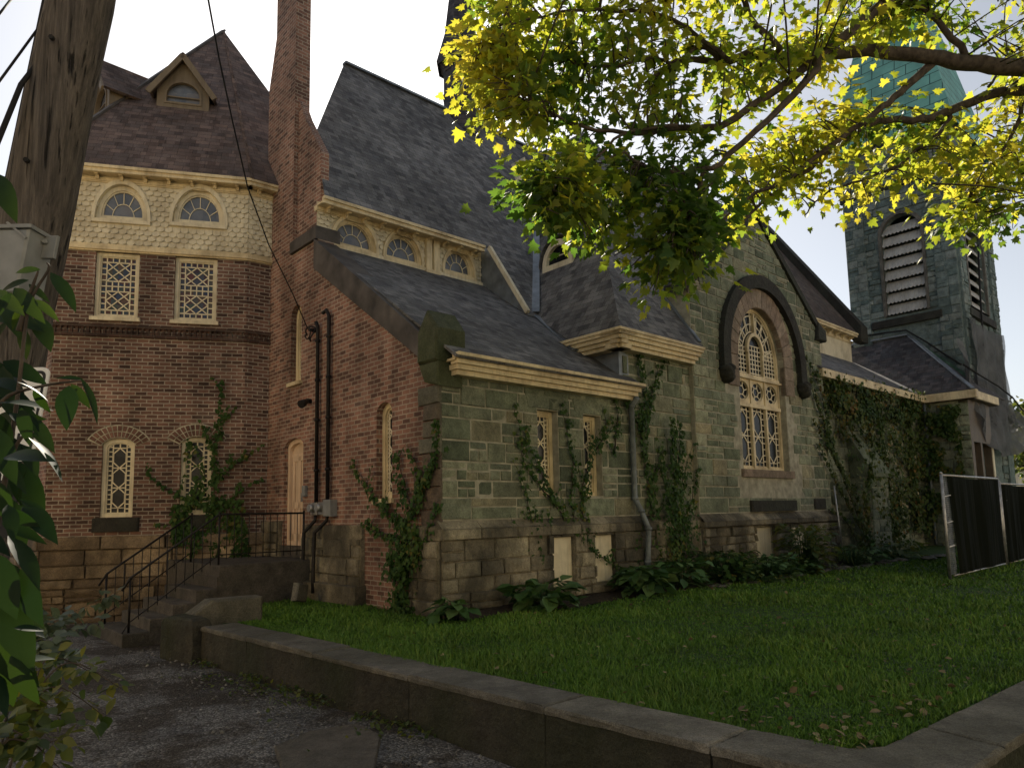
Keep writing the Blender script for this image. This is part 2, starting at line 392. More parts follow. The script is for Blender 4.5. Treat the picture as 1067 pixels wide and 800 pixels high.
B_['greyweed'] = m_leaf('grey green weed leaf', [(0., (.05, .075, .045)), (1., (.10, .13, .08))], [(0., (.08, .12, .05)), (1., (.12, .16, .07))], .3)
B_['dead'] = m_leaf('dry fallen leaf', [(0., (.07, .05, .025)), (.5, (.13, .10, .05)), (1., (.24, .21, .12))], [(0., (.1, .07, .03)), (1., (.2, .15, .06))], .15, .8)
# ------------------------------------------------------------------ the church
church = thing('church', C, 'brick and grey-green stone church with cream windows, shingle roofs and a bell tower', 'church')
def add(name, mb, mat, par=church, label=None): return mb.build(name, B_[mat] if isinstance(mat, str) else mat, par, label=label)
def one(name, mat, fn, par=church, label=None):
    m = MB(); fn(m); return add(name, m, mat, par, label)
def rect(a0, a1, z0, z1): return [(a0, z0), (a1, z0), (a1, z1), (a0, z1)]
def arch(a0, a1, z0, zs, rise, n=14):
    c, r = (a0+a1)/2, (a1-a0)/2
    return [(a0, z0), (a1, z0)] + [(c+r*math.cos(math.pi*i/n), zs+rise*math.sin(math.pi*i/n)) for i in range(n+1)]
def clip(poly, a, b, c):                       # keep a*s+b*z <= c
    out = []
    for i in range(len(poly)):
        p, q = poly[i], poly[(i+1) % len(poly)]
        fp, fq = a*p[0]+b*p[1]-c, a*q[0]+b*q[1]-c
        if fp <= 0: out.append(p)
        if (fp < 0 < fq) or (fq < 0 < fp):
            t = fp/(fp-fq); out.append((p[0]+(q[0]-p[0])*t, p[1]+(q[1]-p[1])*t))
    return out
def area(p): return abs(sum(p[i][0]*p[(i+1) % len(p)][1]-p[(i+1) % len(p)][0]*p[i][1] for i in range(len(p))))/2
def ashlar(mb, fr, s0, s1, z0, z1, holes=(), hr=(.2, .4), wr=(.3, .75), planes=(), circ=None, gap=.020, d=0., pr=(.018, .038), tr=(0, 1), jit=.012, seed=1):
    g = random.Random(seed)
    def emit(a0, a1, b0, b1):
        todo = [(a0, a1, b0, b1)]
        for h in holes:
            nx = []
            for r in todo:
                if r[1] <= h[0] or r[0] >= h[1] or r[3] <= h[2] or r[2] >= h[3]: nx.append(r); continue
                if r[0] < h[0]: nx.append((r[0], h[0], r[2], r[3]))
                if r[1] > h[1]: nx.append((h[1], r[1], r[2], r[3]))
                m0, m1 = max(r[0], h[0]), min(r[1], h[1])
                if r[2] < h[2]: nx.append((m0, m1, r[2], h[2]))
                if r[3] > h[3]: nx.append((m0, m1, h[3], r[3]))
            todo = nx
        for r in todo:
            if r[1]-r[0] < .05 or r[3]-r[2] < .04: continue
            k = gap/2; e = lambda: g.uniform(0, .008)
            p = [(r[0]+k+e(), r[2]+k+e()), (r[1]-k-e(), r[2]+k+e()), (r[1]-k-e(), r[3]-k-e()), (r[0]+k+e(), r[3]-k-e())]
            for pl in planes:
                p = clip(p, *pl)
                if len(p) < 3: break
            if len(p) < 3 or area(p) < .004: continue
            c = (sum(q[0] for q in p)/len(p), sum(q[1] for q in p)/len(p))
            if circ and (c[0]-circ[0])**2+(max(c[1], circ[1])-circ[1])**2 < circ[2]**2: continue
            pz = g.uniform(*pr)
            mb.prism(fr, p, d-.01, d+pz, g.uniform(*tr), min(.012, pz*.6), jit)
    z = z0
    while z < z1-.02:
        h = g.uniform(*hr)
        if z1-z-h < hr[0]*.6: h = z1-z
        s = s0-g.uniform(0, .2)
        while s < s1:
            w = g.uniform(*wr)*(1.1 if h > .3 else 1.)
            a0, a1 = max(s, s0), min(s+w, s1)
            if a1-a0 > .03:
                q = g.random()
                if h > .27 and q < .35:
                    m = z+h*g.uniform(.38, .62)
                    if g.random() < .5:
                        x = a0+(a1-a0)*g.uniform(.35, .65); emit(a0, x, z, m); emit(x, a1, z, m); emit(a0, a1, m, z+h)
                    else: emit(a0, a1, z, m); emit(a0, a1, m, z+h)
                else: emit(a0, a1, z, z+h)
            s += w
        z += h

# ---- windows: recessed cream frame, glass, came lattice, sill
def lat_diamond(w, h):
    b = w/6; L = [(b, 0, b, h), (w-b, 0, w-b, h), (0, b, w, b), (0, h-b, w, h-b)]
    nz = max(2, round(h/(b*1.05)))
    for i in range(1, nz):
        z = h*i/nz; L += [(0, z, b, z), (w-b, z, w, z)]
    for z in (h/2-b*.95, h/2, h/2+b*.95): L.append((b, z, w-b, z))
    for i in range(2, 5): L += [(b*i, 0, b*i, b), (b*i, h-b, b*i, h), (b*i, h/2-b*.95, b*i, h/2+b*.95)]
    for z0, z1 in ((b, h/2-b*.95), (h/2+b*.95, h-b)):
        for k in (-.5, 0, .5):
            for sg in (1, -1):
                x0, x1 = max(0, k), min(1, 1+k)
                y0, y1 = x0-k, x1-k
                if sg < 0: y0, y1 = 1-y0, 1-y1
                L.append((b+(w-2*b)*x0, z0+(z1-z0)*y0, b+(w-2*b)*x1, z0+(z1-z0)*y1))
    return L
def lat_tall(w, h, n=3):
    a, b = w*.22, w*.78; L = [(a, 0, a, h), (b, 0, b, h)]
    m = w*.22; nz = max(4, round(h/m)); c = w/2
    for i in range(1, nz):
        z = h*i/nz; L += [(0, z, a, z), (b, z, w, z)]
    e = h*.08; L += [(a, e, b, e), (a, h-e, b, h-e), (c, 0, c, e), (c, h-e, c, h)]
    q = (h-2*e)/n
    for i in range(n):
        z = e+q*i; r = (b-a)*.5*.92
        P = [(c, z), (c+r, z+q*.28), (c+r, z+q*.72), (c, z+q), (c-r, z+q*.72), (c-r, z+q*.28)]
        for j in range(6): L.append((*P[j], *P[(j+1) % 6]))
        L += [(c+r, z+q*.5, b, z+q*.5), (a, z+q*.5, c-r, z+q*.5), (a, z, c, z+.0), (c, z, b, z)]
    return L
def lat_fan(w, h, n=6):
    c, r = w/2, w/2; L = []
    for k in (.52,):
        for i in range(12):
            t0, t1 = math.pi*i/12, math.pi*(i+1)/12
            L.append((c+r*k*math.cos(t0), h*k*math.sin(t0), c+r*k*math.cos(t1), h*k*math.sin(t1)))
    for i in range(1, n):
        t = math.pi*i/n; L.append((c+r*.52*math.cos(t), h*.52*math.sin(t), c+r*.97*math.cos(t), h*.97*math.sin(t)))
    return L
def ring(mb, fr, outer, inner, d0, d1, t=0.):
    n = len(outer)
    for i in range(n):
        j = (i+1) % n
        a, b, c, e = outer[i], outer[j], inner[j], inner[i]
        mb.face([fr.pt(*a, d1), fr.pt(*b, d1), fr.pt(*c, d1), fr.pt(*e, d1)], t)
        mb.face([fr.pt(*a, d0), fr.pt(*b, d0), fr.pt(*b, d1), fr.pt(*a, d1)], t)
        mb.face([fr.pt(*e, d1), fr.pt(*c, d1), fr.pt(*c, d0), fr.pt(*e, d0)], t)
def shrink(poly, k):
    xs = [p[0] for p in poly]; zs = [p[1] for p in poly]
    cx = (min(xs)+max(xs))/2; z0 = min(zs); H = max(zs)-z0; w = max(xs)-min(xs)
    return [(cx+(p[0]-cx)*(w-2*k)/w, z0+k+(p[1]-z0)*(H-2*k)/H) for p in poly]
def window(fr, poly, lat, par=church, d=-.10, fw=.075, glass='glass', frame='cream', sill=True, lw=.022, label=None, name='window', extra=None):
    inn = shrink(poly, fw)
    m = MB(); ring(m, fr, poly, inn, d-.06, d+.03)
    i2 = shrink(inn, fw*.35); ring(m, fr, inn, i2, d-.05, d, .15)
    if extra: extra(m)
    w_ = add(name, m, frame, par, label)
    g = MB(); g.face([fr.pt(*p, d-.035) for p in inn]); add('glass', g, glass, w_)
    xs = [p[0] for p in inn]; zs = [p[1] for p in inn]; x0, x1, z0, z1 = min(xs), max(xs), min(zs), max(zs)
    if lat:
        l = MB()
        for a in lat(x1-x0, z1-z0):
            l.bar(fr.pt(x0+a[0], z0+a[1], d-.022), fr.pt(x0+a[2], z0+a[3], d-.022), lw, .016, fr.N)
        add('lattice', l, 'lat', w_)
    if sill:
        xs = [p[0] for p in poly]; z0 = min(p[1] for p in poly)
        s_ = MB(); s_.box(fr, min(xs)-.06, max(xs)+.06, z0-.075, z0+.004, d-.05, .07, 0, .008); add('sill', s_, frame if sill is True else sill, w_)
    return w_
def scales(mb, fr, s0, s1, z0, z1, skip, w=.165, row=.115):
    g = random.Random(5); r = 0; z = z0
    while z < z1+.02:
        s = s0-(w/2 if r % 2 else 0)
        while s < s1:
            a0, a1 = max(s+.004, s0), min(s+w-.004, s1); c = (a0+a1)/2
            if a1-a0 > .04 and not skip(c, z+row*.3):
                zt = min(z+row*1.25, z1+.05); k = (a1-a0)*.27; t = g.random()*.35; e = g.uniform(-.004, .004)
                o = .028+g.uniform(0, .008)
                P = [(a0, z+k*.9+e, o), (a0+k, z+e, o), (a1-k, z+e, o), (a1, z+k*.9+e, o), (a1, zt, .006), (a0, zt, .006)]
                mb.face([fr.pt(p[0], p[1], p[2]) for p in P], t)
                mb.face([fr.pt(P[i][0], P[i][1], P[i][2]) for i in (0, 1, 2, 3)]+[fr.pt(P[i][0], P[i][1], .0) for i in (3, 2, 1, 0)], t+.3)
            s += w
        z += row; r += 1

# ===== brick tower
ZE = 9.60
def inarch(c, x, z, r=.57, zs=8.5, h=.85): return abs(x-c) < r and z > zs-.12 and ((x-c)/r)**2+(max(z-zs, 0)/h)**2 < 1
H1 = rect(.73, 1.59, 6.35, 7.80); H2 = rect(2.30, 3.17, 6.35, 7.80)
L1 = arch(1.02, 1.64, 2.10, 3.62, .13, 8); L2 = arch(2.54, 3.16, 2.12, 3.66, .13, 8)
A1 = arch(.68, 1.72, 8.52, 8.56, .78); A2 = arch(2.22, 3.30, 8.56, 8.60, .79)
m = MB(); m.wall(FT, rect(0, TW, 1.65, 7.86), [H1, H2, L1, L2], 0, .2); add('brick_wall', m, 'brick', label='wide brick face of the tower with four latticed windows')
m = MB(); m.wall(FTL, rect(0, 3.4, 1.65, 7.86)); add('brick_wall', m, 'brickside', label='narrow receding left brick face of the tower')
m = MB(); m.wall(FTR, rect(0, 1.3, .3, 7.86)); add('brick_wall', m, 'brick', label='narrow canted brick face beside the side wall')
m = MB()
m.wall(FT, rect(0, TW, 7.86, ZE), [A1, A2], 0, .16); m.wall(FTL, rect(0, 3.4, 7.86, ZE)); m.wall(FTR, rect(0, 1.3, 7.86, ZE))
scales(m, FT, 0, TW, 7.97, 9.30, lambda s, z: inarch(1.2, s, z) or inarch(2.76, s, z, .59, 8.55, .86))
scales(m, FTL, 0, 3.4, 7.97, 9.30, lambda s, z: False); scales(m, FTR, 0, 1.3, 7.97, 9.30, lambda s, z: False)
add('scale_shingle_wall', m, 'scale')
m = MB()
for fr, a, b in ((FT, 0, TW), (FTL, 0, 3.4), (FTR, 0, 1.3)):
    m.box(fr, a-.03, b+.03, 7.83, 7.90, -.05, .085, 0, .01); m.box(fr, a-.02, b+.02, 7.90, 7.96, -.05, .055, 0, .01); m.box(fr, a-.015, b+.015, 7.80, 7.83, -.05, .05)
add('band_moulding', m, 'cream')
m = MB()
for fr, a, b in ((FT, 0, TW), (FTL, 0, 3.4), (FTR, 0, 1.3)):
    m.box(fr, a-.02, b+.02, 6.12, 6.19, -.05, .06); m.box(fr, a-.02, b+.02, 5.93, 5.99, -.05, .05)
    s = a
    while s < b: m.box(fr, s, s+.05, 5.99, 6.12, -.05, .045, rnd.random()*.5); s += .105
add('brick_belt', m, m_brick('sooty brick belt', (.12, .065, .05), (.07, .042, .036), (.14, .11, .09), .4))
m = MB()
for fr, a, b, sd in ((FT, 0, TW, 3), (FTL, 0, 3.4, 4), (FTR, 0, 1.3, 8)):
    m.box(fr, a, b, -.2, 1.66, -.3, .03, .3)
    ashlar(m, fr, a-.04, b+.04, -.1, 1.45, hr=(.18, .3), wr=(.45, 1.1), d=.03, pr=(.03, .08), jit=.03, gap=.016, seed=sd)
    ashlar(m, fr, a-.05, b+.05, 1.45, 1.72, hr=(.25, .3), wr=(.8, 1.4), d=.05, pr=(.05, .09), jit=.03, gap=.016, seed=sd+20)
add('stone_base', m, 'brownbase')
for h in (L1, L2):                          # brick window heads
    m = MB(); c = (h[0][0]+h[1][0])/2
    m.v += []; pa_ = [(c+r*math.cos(R(29+122*i/20)), h[2][1]-.20+r*.9*math.sin(R(29+122*i/20))) for r in (.69,) for i in range(21)]; pb_ = [(c+.385*math.cos(R(29+122*i/20)), h[2][1]-.20+.385*.9*math.sin(R(29+122*i/20))) for i in range(20, -1, -1)]
    mm = MB(); mm.prism(FT, pa_+pb_, -.02, .006); add('arch_mortar', mm, 'mortar')
    for rr in range(2):
        for i in range(13):
            t0 = R(30+120*i/13); t1 = R(30+120*(i+1)/13-2.2); ri, ro = .40+rr*.142, .40+rr*.142+.122
            zc = h[2][1]-.20
            P = [(c+r*math.cos(t)*(1.0 if 1 else 1), zc+r*.9*math.sin(t)) for r, t in ((ri, t0), (ri, t1), (ro, t1), (ro, t0))]
            m.prism(FT, P, -.02, .018, rnd.random()*.8, .004)
    add('arched_head', m, 'brickarch')
window(FT, H1, lat_diamond, frame='creampale', label='left upper latticed window of the brick tower'); window(FT, H2, lat_diamond, frame='creampale', label='right upper latticed window of the brick tower')
window(FT, L1, lat_tall, glass='glassdark', frame='creampale', sill=False, label='left lower narrow latticed window of the tower'); window(FT, L2, lat_tall, glass='glassdark', frame='creampale', sill=False, label='right lower narrow latticed window half grown over')
one('stone_sill', 'dark', lambda m: m.box(FT, .90, 1.78, 1.80, 2.09, -.1, .07, .2, .02)); one('stone_sill', 'dark', lambda m: m.box(FT, 2.42, 3.28, 1.82, 2.11, -.1, .07, .2, .02))
def hood(poly, k):
    def f(m):
        o = [(p[0]+(p[0]-(poly[0][0]+poly[1][0])/2)*k, p[1]+(p[1]-poly[0][1])*k) for p in poly]
        ring(m, FT, o[1:], poly[1:], -.02, .05) if 0 else ring(m, FT, o, poly, -.02, .055)
    return f
for h in (A1, A2): window(FT, h, lat_fan, d=-.09, fw=.10, glass='glassup', frame='creampale', lw=.014, extra=hood(h, .13), label='half round window in the cream scale shingles of the tower')
# tower eaves
def eave(frs, z0, z1, ov, nm='cornice', mat='cream', step=.47, bro=None):
    m = MB()
    for fr, a, b, ea, eb in frs:
        m.box(fr, a-ea, b+eb, z1-.13, z1, ov-.07, ov, 0, .012); m.box(fr, a-ea, b+eb, z1-.05, z1+.015, ov-.05, ov+.04, 0, .01)
        m.box(fr, a-ea*.9, b+eb*.9, z1-.10, z1-.07, -.1, ov-.05, .4); m.box(fr, a-.03, b+.03, z0, z0+.07, -.05, .05, 0, .01); m.box(fr, a-.03, b+.03, z0-.03, z0, -.05, .03, .4)
    c = add(nm, m, mat)
    for fr, a, b, ea, eb in frs:
        n = max(1, round((b-a)/step))
        for i in range(n):
            s = a+(b-a)*(i+.5)/n
            k = MB()
            zb_ = min(z0+.02, z1-.2); P = [fr.pt(s, z1-.10, .04), fr.pt(s, z1-.10, ov-.08), fr.pt(s, z1-.15, ov-.08), fr.pt(s, zb_+.06, .13), fr.pt(s, zb_, .09), fr.pt(s, zb_, .04)]
            w = fr.D*.034; k.face([p-w for p in P]); k.face([p+w for p in P][::-1])
            for j in range(6): k.face([P[j]-w, P[(j+1) % 6]-w, P[(j+1) % 6]+w, P[j]+w])
            add('bracket', k, mat, c)
    return c
OV = .30
eave([(FT, 0, TW, .36, .10), (FTL, 0, 3.4, 0, .36), (FTR, 0, .8, .06, .5)], 9.38, ZE, OV)
apex = np.array([-8.18, 19.14, 16.19])
e0 = FTL.pt(-1, ZE+.01, OV+.04); e1 = FT.pt(-.42, ZE+.01, OV+.04); e2 = FT.pt(TW+.10, ZE+.01, OV+.04); e3 = FTR.pt(2.4, ZE+.01, OV+.04)
m = MB()
for a, b in ((e0, e1), (e1, e2), (e2, e3)): m.poly3([a, b, apex], .06)
troof = add('roof', m, 'roofred', label='steep brown shingle roof of the brick tower')
m = MB(); m.bar(e1, apex, .15, .05); add('ridge_flashing', m, 'lead', troof); m = MB(); m.bar(e2, apex, .07, .03); add('ridge_flashing', m, 'roofred', troof)
def dormer(par, fr, s, z0, w, hw, rise, d, back, mat, glass='glassup', label=None, rmat='roofred', ov=.16):
    m = MB(); a0, a1 = s-w/2, s+w/2; zt = z0+hw
    hole = arch(s-w*.36, s+w*.36, z0+.06, z0+hw*.55, w*.36)
    m.wall(fr, [(a0, z0-.3), (a1, z0-.3), (a1, zt), (s, zt+rise), (a0, zt)], [hole], d, .12, .1, back)
    body = add('dormer', m, mat, par, label)
    k = MB(); e = w/2+ov; zz = zt-ov*rise/(w/2)
    for sg in (-1, 1): k.poly3([fr.pt(s, zt+rise+.05, d+.2), fr.pt(s+sg*e, zz+.03, d+.2), fr.pt(s+sg*e, zz+.03, d-back), fr.pt(s, zt+rise+.05, d-back)], .06)
    add('dormer_roof', k, rmat, body)
    k = MB()
    for sg in (-1, 1): k.bar(fr.pt(s, zt+rise-.04, d+.2), fr.pt(s+sg*e, zz-.06, d+.2), .05, .13)
    add('bargeboard', k, mat, body)
    g = MB(); g.face([fr.pt(*p, d-.1) for p in hole]); add('glass', g, glass, body)
    k = MB(); ring(k, fr, hole, shrink(hole, .05), d-.08, d+.02); k.bar(fr.pt(s-w*.36, z0+hw*.6, d-.06), fr.pt(s+w*.36, z0+hw*.6, d-.06), .03, .03); add('frame', k, mat, body)
    return body
# front dormer sits where its sill line meets the roof slope
sl = (16.19-ZE)/4.48
k_ = ray(191, 113); n_ = -FT.N; b_ = ((EYE-FT.P0)@n_+OV)*sl; t_ = (ZE+b_-CZ)/(k_[2]-sl*(k_@n_)); P_ = EYE+k_*t_
sD, dD, zD = (P_-FT.P0)@FT.D, (P_-FT.P0)@FT.N, P_[2]
wood = m_paint('dark brown dormer paint', (.19, .15, .10), (.12, .09, .06), .5)  # one dark brown for both tower dormers
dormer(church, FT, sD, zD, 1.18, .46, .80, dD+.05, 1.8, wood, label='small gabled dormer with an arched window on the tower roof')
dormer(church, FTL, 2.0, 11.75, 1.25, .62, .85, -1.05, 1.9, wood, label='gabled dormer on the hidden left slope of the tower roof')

# ===== brick side wall, chimney, door
UW = arch(4.83, 5.33, 4.86, 6.30, .25, 10); LW = arch(1.36, 1.86, 2.30, 3.78, .2, 10); DR = arch(4.68, 5.56, 1.44, 3.50, .17, 8)
outl = [(0, .2), (6.9, .2), (6.9, 8.), (6.68, 9.6), (6.72, 12.2), (6.34, 13.4), (6.34, 17.6), (5.30, 17.6), (5.32, 7.72), (4.12, 7.72), (4.12, 7.18), (.12, 4.5), (0, 4.45)]
m = MB(); m.wall(FB, outl, [UW, LW, DR], 0, .22, back=.36); add('brick_wall', m, 'brickside', label='red brick side wall with door, narrow windows and raking parapet')
m = MB(); m.prism(FB, [(4.22, 7.6), (5.6, 7.6), (5.6, 11.9), (5.0, 10.8), (4.22, 9.7)], -.28, -.10); add('brick_wall', m, 'brickside', label='upper brick wall set back beside the clerestory')
# chimney top beyond the wall plane
m = MB(); m.box(FB, 5.2, 6.44, 17.4, 17.75, -.42, .06, 0, .03); add('chimney_cap', m, 'dark')
m = MB()
m.prism(FB, [(4.12, 7.72), (5.34, 7.72), (5.34, 7.98), (4.12, 8.0)], -.5, .07, .2, .02); add('ledge', m, 'lead')
m = MB(); m.prism(FB, [(.05, 4.28), (4.20, 7.10), (4.20, 7.74), (.05, 4.70)], -.42, .075, .1, .02)
add('raking_coping', m, 'lead', label='raking metal clad parapet coping above the brick wall')
m = MB(); m.prism(FB, [(-.10, 4.42), (.42, 4.42), (.42, 4.95), (.16, 5.28), (-.10, 4.95)], -.45, .12, .1, .03, .02); m.prism(FB, [(-.08, 4.02), (.30, 4.12), (.42, 4.42), (-.08, 4.42)], -.4, .10, .3, .03, .02)
add('kneeler_stone', m, m_stone('mossy kneeler stone', [(0., (.07, .075, .05)), (1., (.12, .115, .085))], .4, 1., (.05, .075, .02)))
m = MB(); z = .4; i = 0
while z < 4.05:
    h = rnd.uniform(.24, .4); w = rnd.choice((.28, .55, .42)) if i % 2 else rnd.uniform(.4, .7)
    m.prism(FB, [(-.03, z+.006), (w, z+.006), (w, z+h-.006), (-.03, z+h-.006)], -.02, .045, rnd.uniform(0, 1), .02, .015); z += h; i += 1
add('corner_quoins', m, m_stone('brown quoin stone', [(0., (.14, .10, .08)), (.5, (.20, .155, .12)), (1., (.19, .19, .15))], .5))
def fbase(a, b, z0, z1, sd, cap=None, extra=None, lab=None):
    m = MB(); m.box(FB, a, b, z0, z1, -.1, .08, .4); ashlar(m, FB, a, b, z0, z1, hr=(.2, .36), wr=(.3, .8), d=.08, pr=(.02, .07), jit=.02, seed=sd)
    if cap: m.prism(FB, cap, -.1, .11, .3, .05, .02)
    if extra: m.box(FB, *extra, -.1, .26, .0, .04)
    add('stone_base', m, 'buff', label=lab)
fbase(-.04, .72, .2, 1.6, 31, [(-.06, 1.6), (.75, 1.6), (.72, 1.84), (-.06, 1.84)], None, 'stone base block under the brick corner')
fbase(2.25, 4.5, .75, 1.62, 32, [(2.25, 1.6), (4.52, 1.6), (4.46, 1.86), (2.25, 1.86)], (2.2, 4.4, .2, .80), 'patchy stone base beside the door')
fbase(5.6, 6.7, 1.2, 1.95, 33)
window(FB, UW, lambda w, h: lat_tall(w, h, 5), d=-.15, fw=.09, glass='glassdark', label='upper narrow arched window of the brick side wall'); window(FB, LW, lambda w, h: lat_tall(w, h, 4), d=-.15, fw=.09, glass='glassdark', label='lower narrow arched window of the brick side wall')
m = MB(); inn = shrink(DR, .09); ring(m, FB, DR, inn, -.2, -.08)
dr = add('door', m, 'peach', label='peach painted door under a segmental arch')
m = MB(); x0, x1 = 4.77, 5.47
m.wall(FB, inn, [], -.16); m.box(FB, x0, x1, 3.30, 3.36, -.17, -.13)
for a, b, z0, z1 in ((4.80, 4.90, 1.5, 3.3), (5.34, 5.44, 1.5, 3.3), (5.07, 5.17, 1.5, 3.3), (4.80, 5.44, 3.20, 3.3), (4.80, 5.44, 2.2, 2.34), (4.80, 5.44, 1.5, 1.68)): m.box(FB, a, b, z0, z1, -.17, -.135, 0, .006)
add('door_panel', m, 'peach', dr)
m = MB(); m.box(FB, 4.86, 5.02, 2.34, 2.52, -.14, -.12); m.tube([FB.pt(4.84, 2.4, -.13), FB.pt(4.84, 2.4, -.08)], .03); add('handle', m, 'galv', dr)
one('door_threshold', 'step', lambda m: m.box(FB, 4.55, 5.7, 1.2, 1.44, -.2, .04, .3, .02))

# ===== stone street front
W1 = rect(2.14, 2.66, 2.30, 3.84); W2 = rect(3.36, 3.86, 2.30, 3.84)
P1 = rect(2.37, 2.92, .70, 1.57); P2 = rect(3.49, 4.05, .70, 1.57)
GZ = lambda u: 7.06+.78*(13.43-u) if u > 10.19 else 7.06+.78*(u-6.95)
m = MB(); m.wall(FS, [(0, .2), (6.98, .2), (6.98, 5.3), (4.55, 5.3), (4.55, 4.5), (0, 4.5)], [W1, W2, P1, P2], .012, .26, .5); add('mortar_bed', m, 'mortar')
sw = MB(); hs = [(.0+h[0][0], h[1][0], h[0][1], h[2][1]) for h in (W1, W2, P1, P2)]
ashlar(sw, FS, 0, 6.98, 2.27, 4.44, hs, seed=41); ashlar(sw, FS, 4.58, 6.98, 4.44, 5.3, seed=42)
ashlar(sw, FS, -.03, 6.98, 1.92, 2.27, hs, hr=(.34, .36), wr=(.6, 1.3), d=.01, pr=(.018, .024), tr=(.3, 1.), jit=.004, seed=43)
add('stone_wall', sw, 'green', label='grey green ashlar wall with two narrow windows')
wt = MB()
ashlar(wt, FS, -.06, 6.98, .25, 1.62, hs, hr=(.2, .36), d=.08, pr=(.02, .06), jit=.02, seed=44); wt.wall(FS, rect(-.05, 6.98, .2, 1.62), [P1, P2], .08, .2, .4)
for k in range(9):
    a, b = -.08+k*.79, -.08+(k+1)*.79-.012
    wt.prism(FS, rect(a, b, 1.62, 1.78), -.05, .16, rnd.random(), .02, .01)
    q = [FS.pt(a, 1.785, .15), FS.pt(b, 1.785, .15), FS.pt(b, 1.92, .0), FS.pt(a, 1.92, .0)]; wt.face(q, rnd.random()); wt.face([q[1], q[2], FS.pt(b, 1.785, 0)]); wt.face([q[0], q[3], FS.pt(a, 1.785, 0)])
add('stone_base', wt, 'buff', label='buff stone base with sloping water table under the grey wall')
window(FS, W1, lambda w, h: lat_tall(w, h, 3), d=-.17, glass='glassdark', sill=False, label='left narrow window of the grey stone wall'); window(FS, W2, lambda w, h: lat_tall(w, h, 3), d=-.17, glass='glassdark', sill=False, label='right narrow window of the grey stone wall')
for pp in (P1, P2): one('basement_board', 'creampale', lambda m: m.box(FS, pp[0][0], pp[1][0], pp[0][1], pp[2][1], -.1, .02, .2, .01))
m = MB()
for a, b in ((1.9, 2.9), (3.12, 4.1)): m.prism(FS, [(a, 3.86), (b, 3.86), (b+.1, 4.3), (a-.1, 4.3)], -.05, .03, .7, .012, .008)
add('window_lintel', m, 'green')
def cornice(fr, a, b, zt, ov, h=.34, par=church, ends=(True, True)):
    m = MB(); q = zt-h
    m.box(fr, a, b, q+.24, zt, ov-.16, ov, 0, .01); m.box(fr, a+.03, b-.03, q+.16, q+.24, ov-.24, ov-.05, 0, .015); m.box(fr, a+.06, b-.06, q+.08, q+.16, ov-.32, ov-.11, .1, .015)
    m.box(fr, a+.1, b-.1, q, q+.08, -.06, ov-.17, .1, .01); m.box(fr, a, b, zt-.09, zt-.05, -.1, ov-.1, .4); m.box(fr, a-.015, b+.015, zt-.035, zt+.02, ov-.12, ov+.03, 0, .008)
    return add('cornice', m, 'cream', par)
cornice(FS, .08, 4.80, 4.50, .40, .30)
# bay over the second part and its return
cornice(FS, 4.06, 7.0, 5.56, .42); FR = ufr(4.48); cornice(FR, -.42, 1.2, 5.56, .42)
m = MB(); m.wall(FR, [(-.02, 4.2), (1.4, 4.2), (1.2, 5.3), (.85, 5.32), (.75, 5.5), (-.02, 5.5)], [], 0, back=.3); add('lead_cheek', m, 'flash')

# gabled bay with the great window
gl, gr, gd = 6.95, 13.6, .12
FG = Fr(FS.pt(0, 0, gd), U, -V)
WC, WR, WZ = 10.1, 1.17, 5.72
WIN = arch(WC-WR, WC+WR, 2.95, WZ, 1.42, 20)
B1 = rect(9.2, 10.1, .6, 1.55); B2 = rect(10.95, 11.65, .6, 1.55)
gout = [(gl, .2), (gr, .2), (gr, 6.9), (10.19, GZ(10.19)), (gl, GZ(gl))]
m = MB(); m.wall(FG, gout, [WIN, B1], .012, .30, .5, back=.6); add('mortar_bed', m, 'mortar')
g = MB(); pl = [(-.78, 1., 7.06-.78*6.95), (.78, 1., 7.06+.78*13.43)]
ashlar(g, FG, gl, gr, 2.27, 9.6, [(WC-WR, WC+WR, 2.95, WZ)], planes=pl, circ=(WC+.05, WZ, 1.55), seed=51); ashlar(g, FG, gl, gr, 1.92, 2.27, hr=(.34, .36), wr=(.6, 1.3), pr=(.018, .024), tr=(.3, 1.), jit=.004, seed=52)
add('stone_wall', g, 'green', label='gabled grey stone wall around the great arched window')
g = MB(); ashlar(g, FG, gl, gr+.3, .2, 1.72, [(9.2, 10.1, .6, 1.55)], hr=(.16, .32), d=.06, pr=(.02, .08), jit=.025, seed=53); g.wall(FG, rect(gl, gr+.3, .2, 1.8), [B1], .055, .2, .3)
for k in range(8):
    a, b = gl-.05+k*.875, gl-.05+(k+1)*.875-.012
    q = [FG.pt(a, 1.74, .16), FG.pt(b, 1.74, .16), FG.pt(b, 1.92, .0), FG.pt(a, 1.92, .0)]; g.face(q, rnd.random()); g.prism(FG, rect(a, b, 1.62, 1.737), -.05, .16, rnd.random(), .02, .01)
add('stone_base', g, 'buff', label='mossy stone base below the great window')
one('basement_board', 'creampale', lambda m: m.box(FG, 9.2, 10.1, .6, 1.55, -.12, -.02, .5, .01)); one('basement_board', 'creampale', lambda m: m.box(FG, 10.95, 11.5, .5, 1.5, .06, .16, .3, .01))
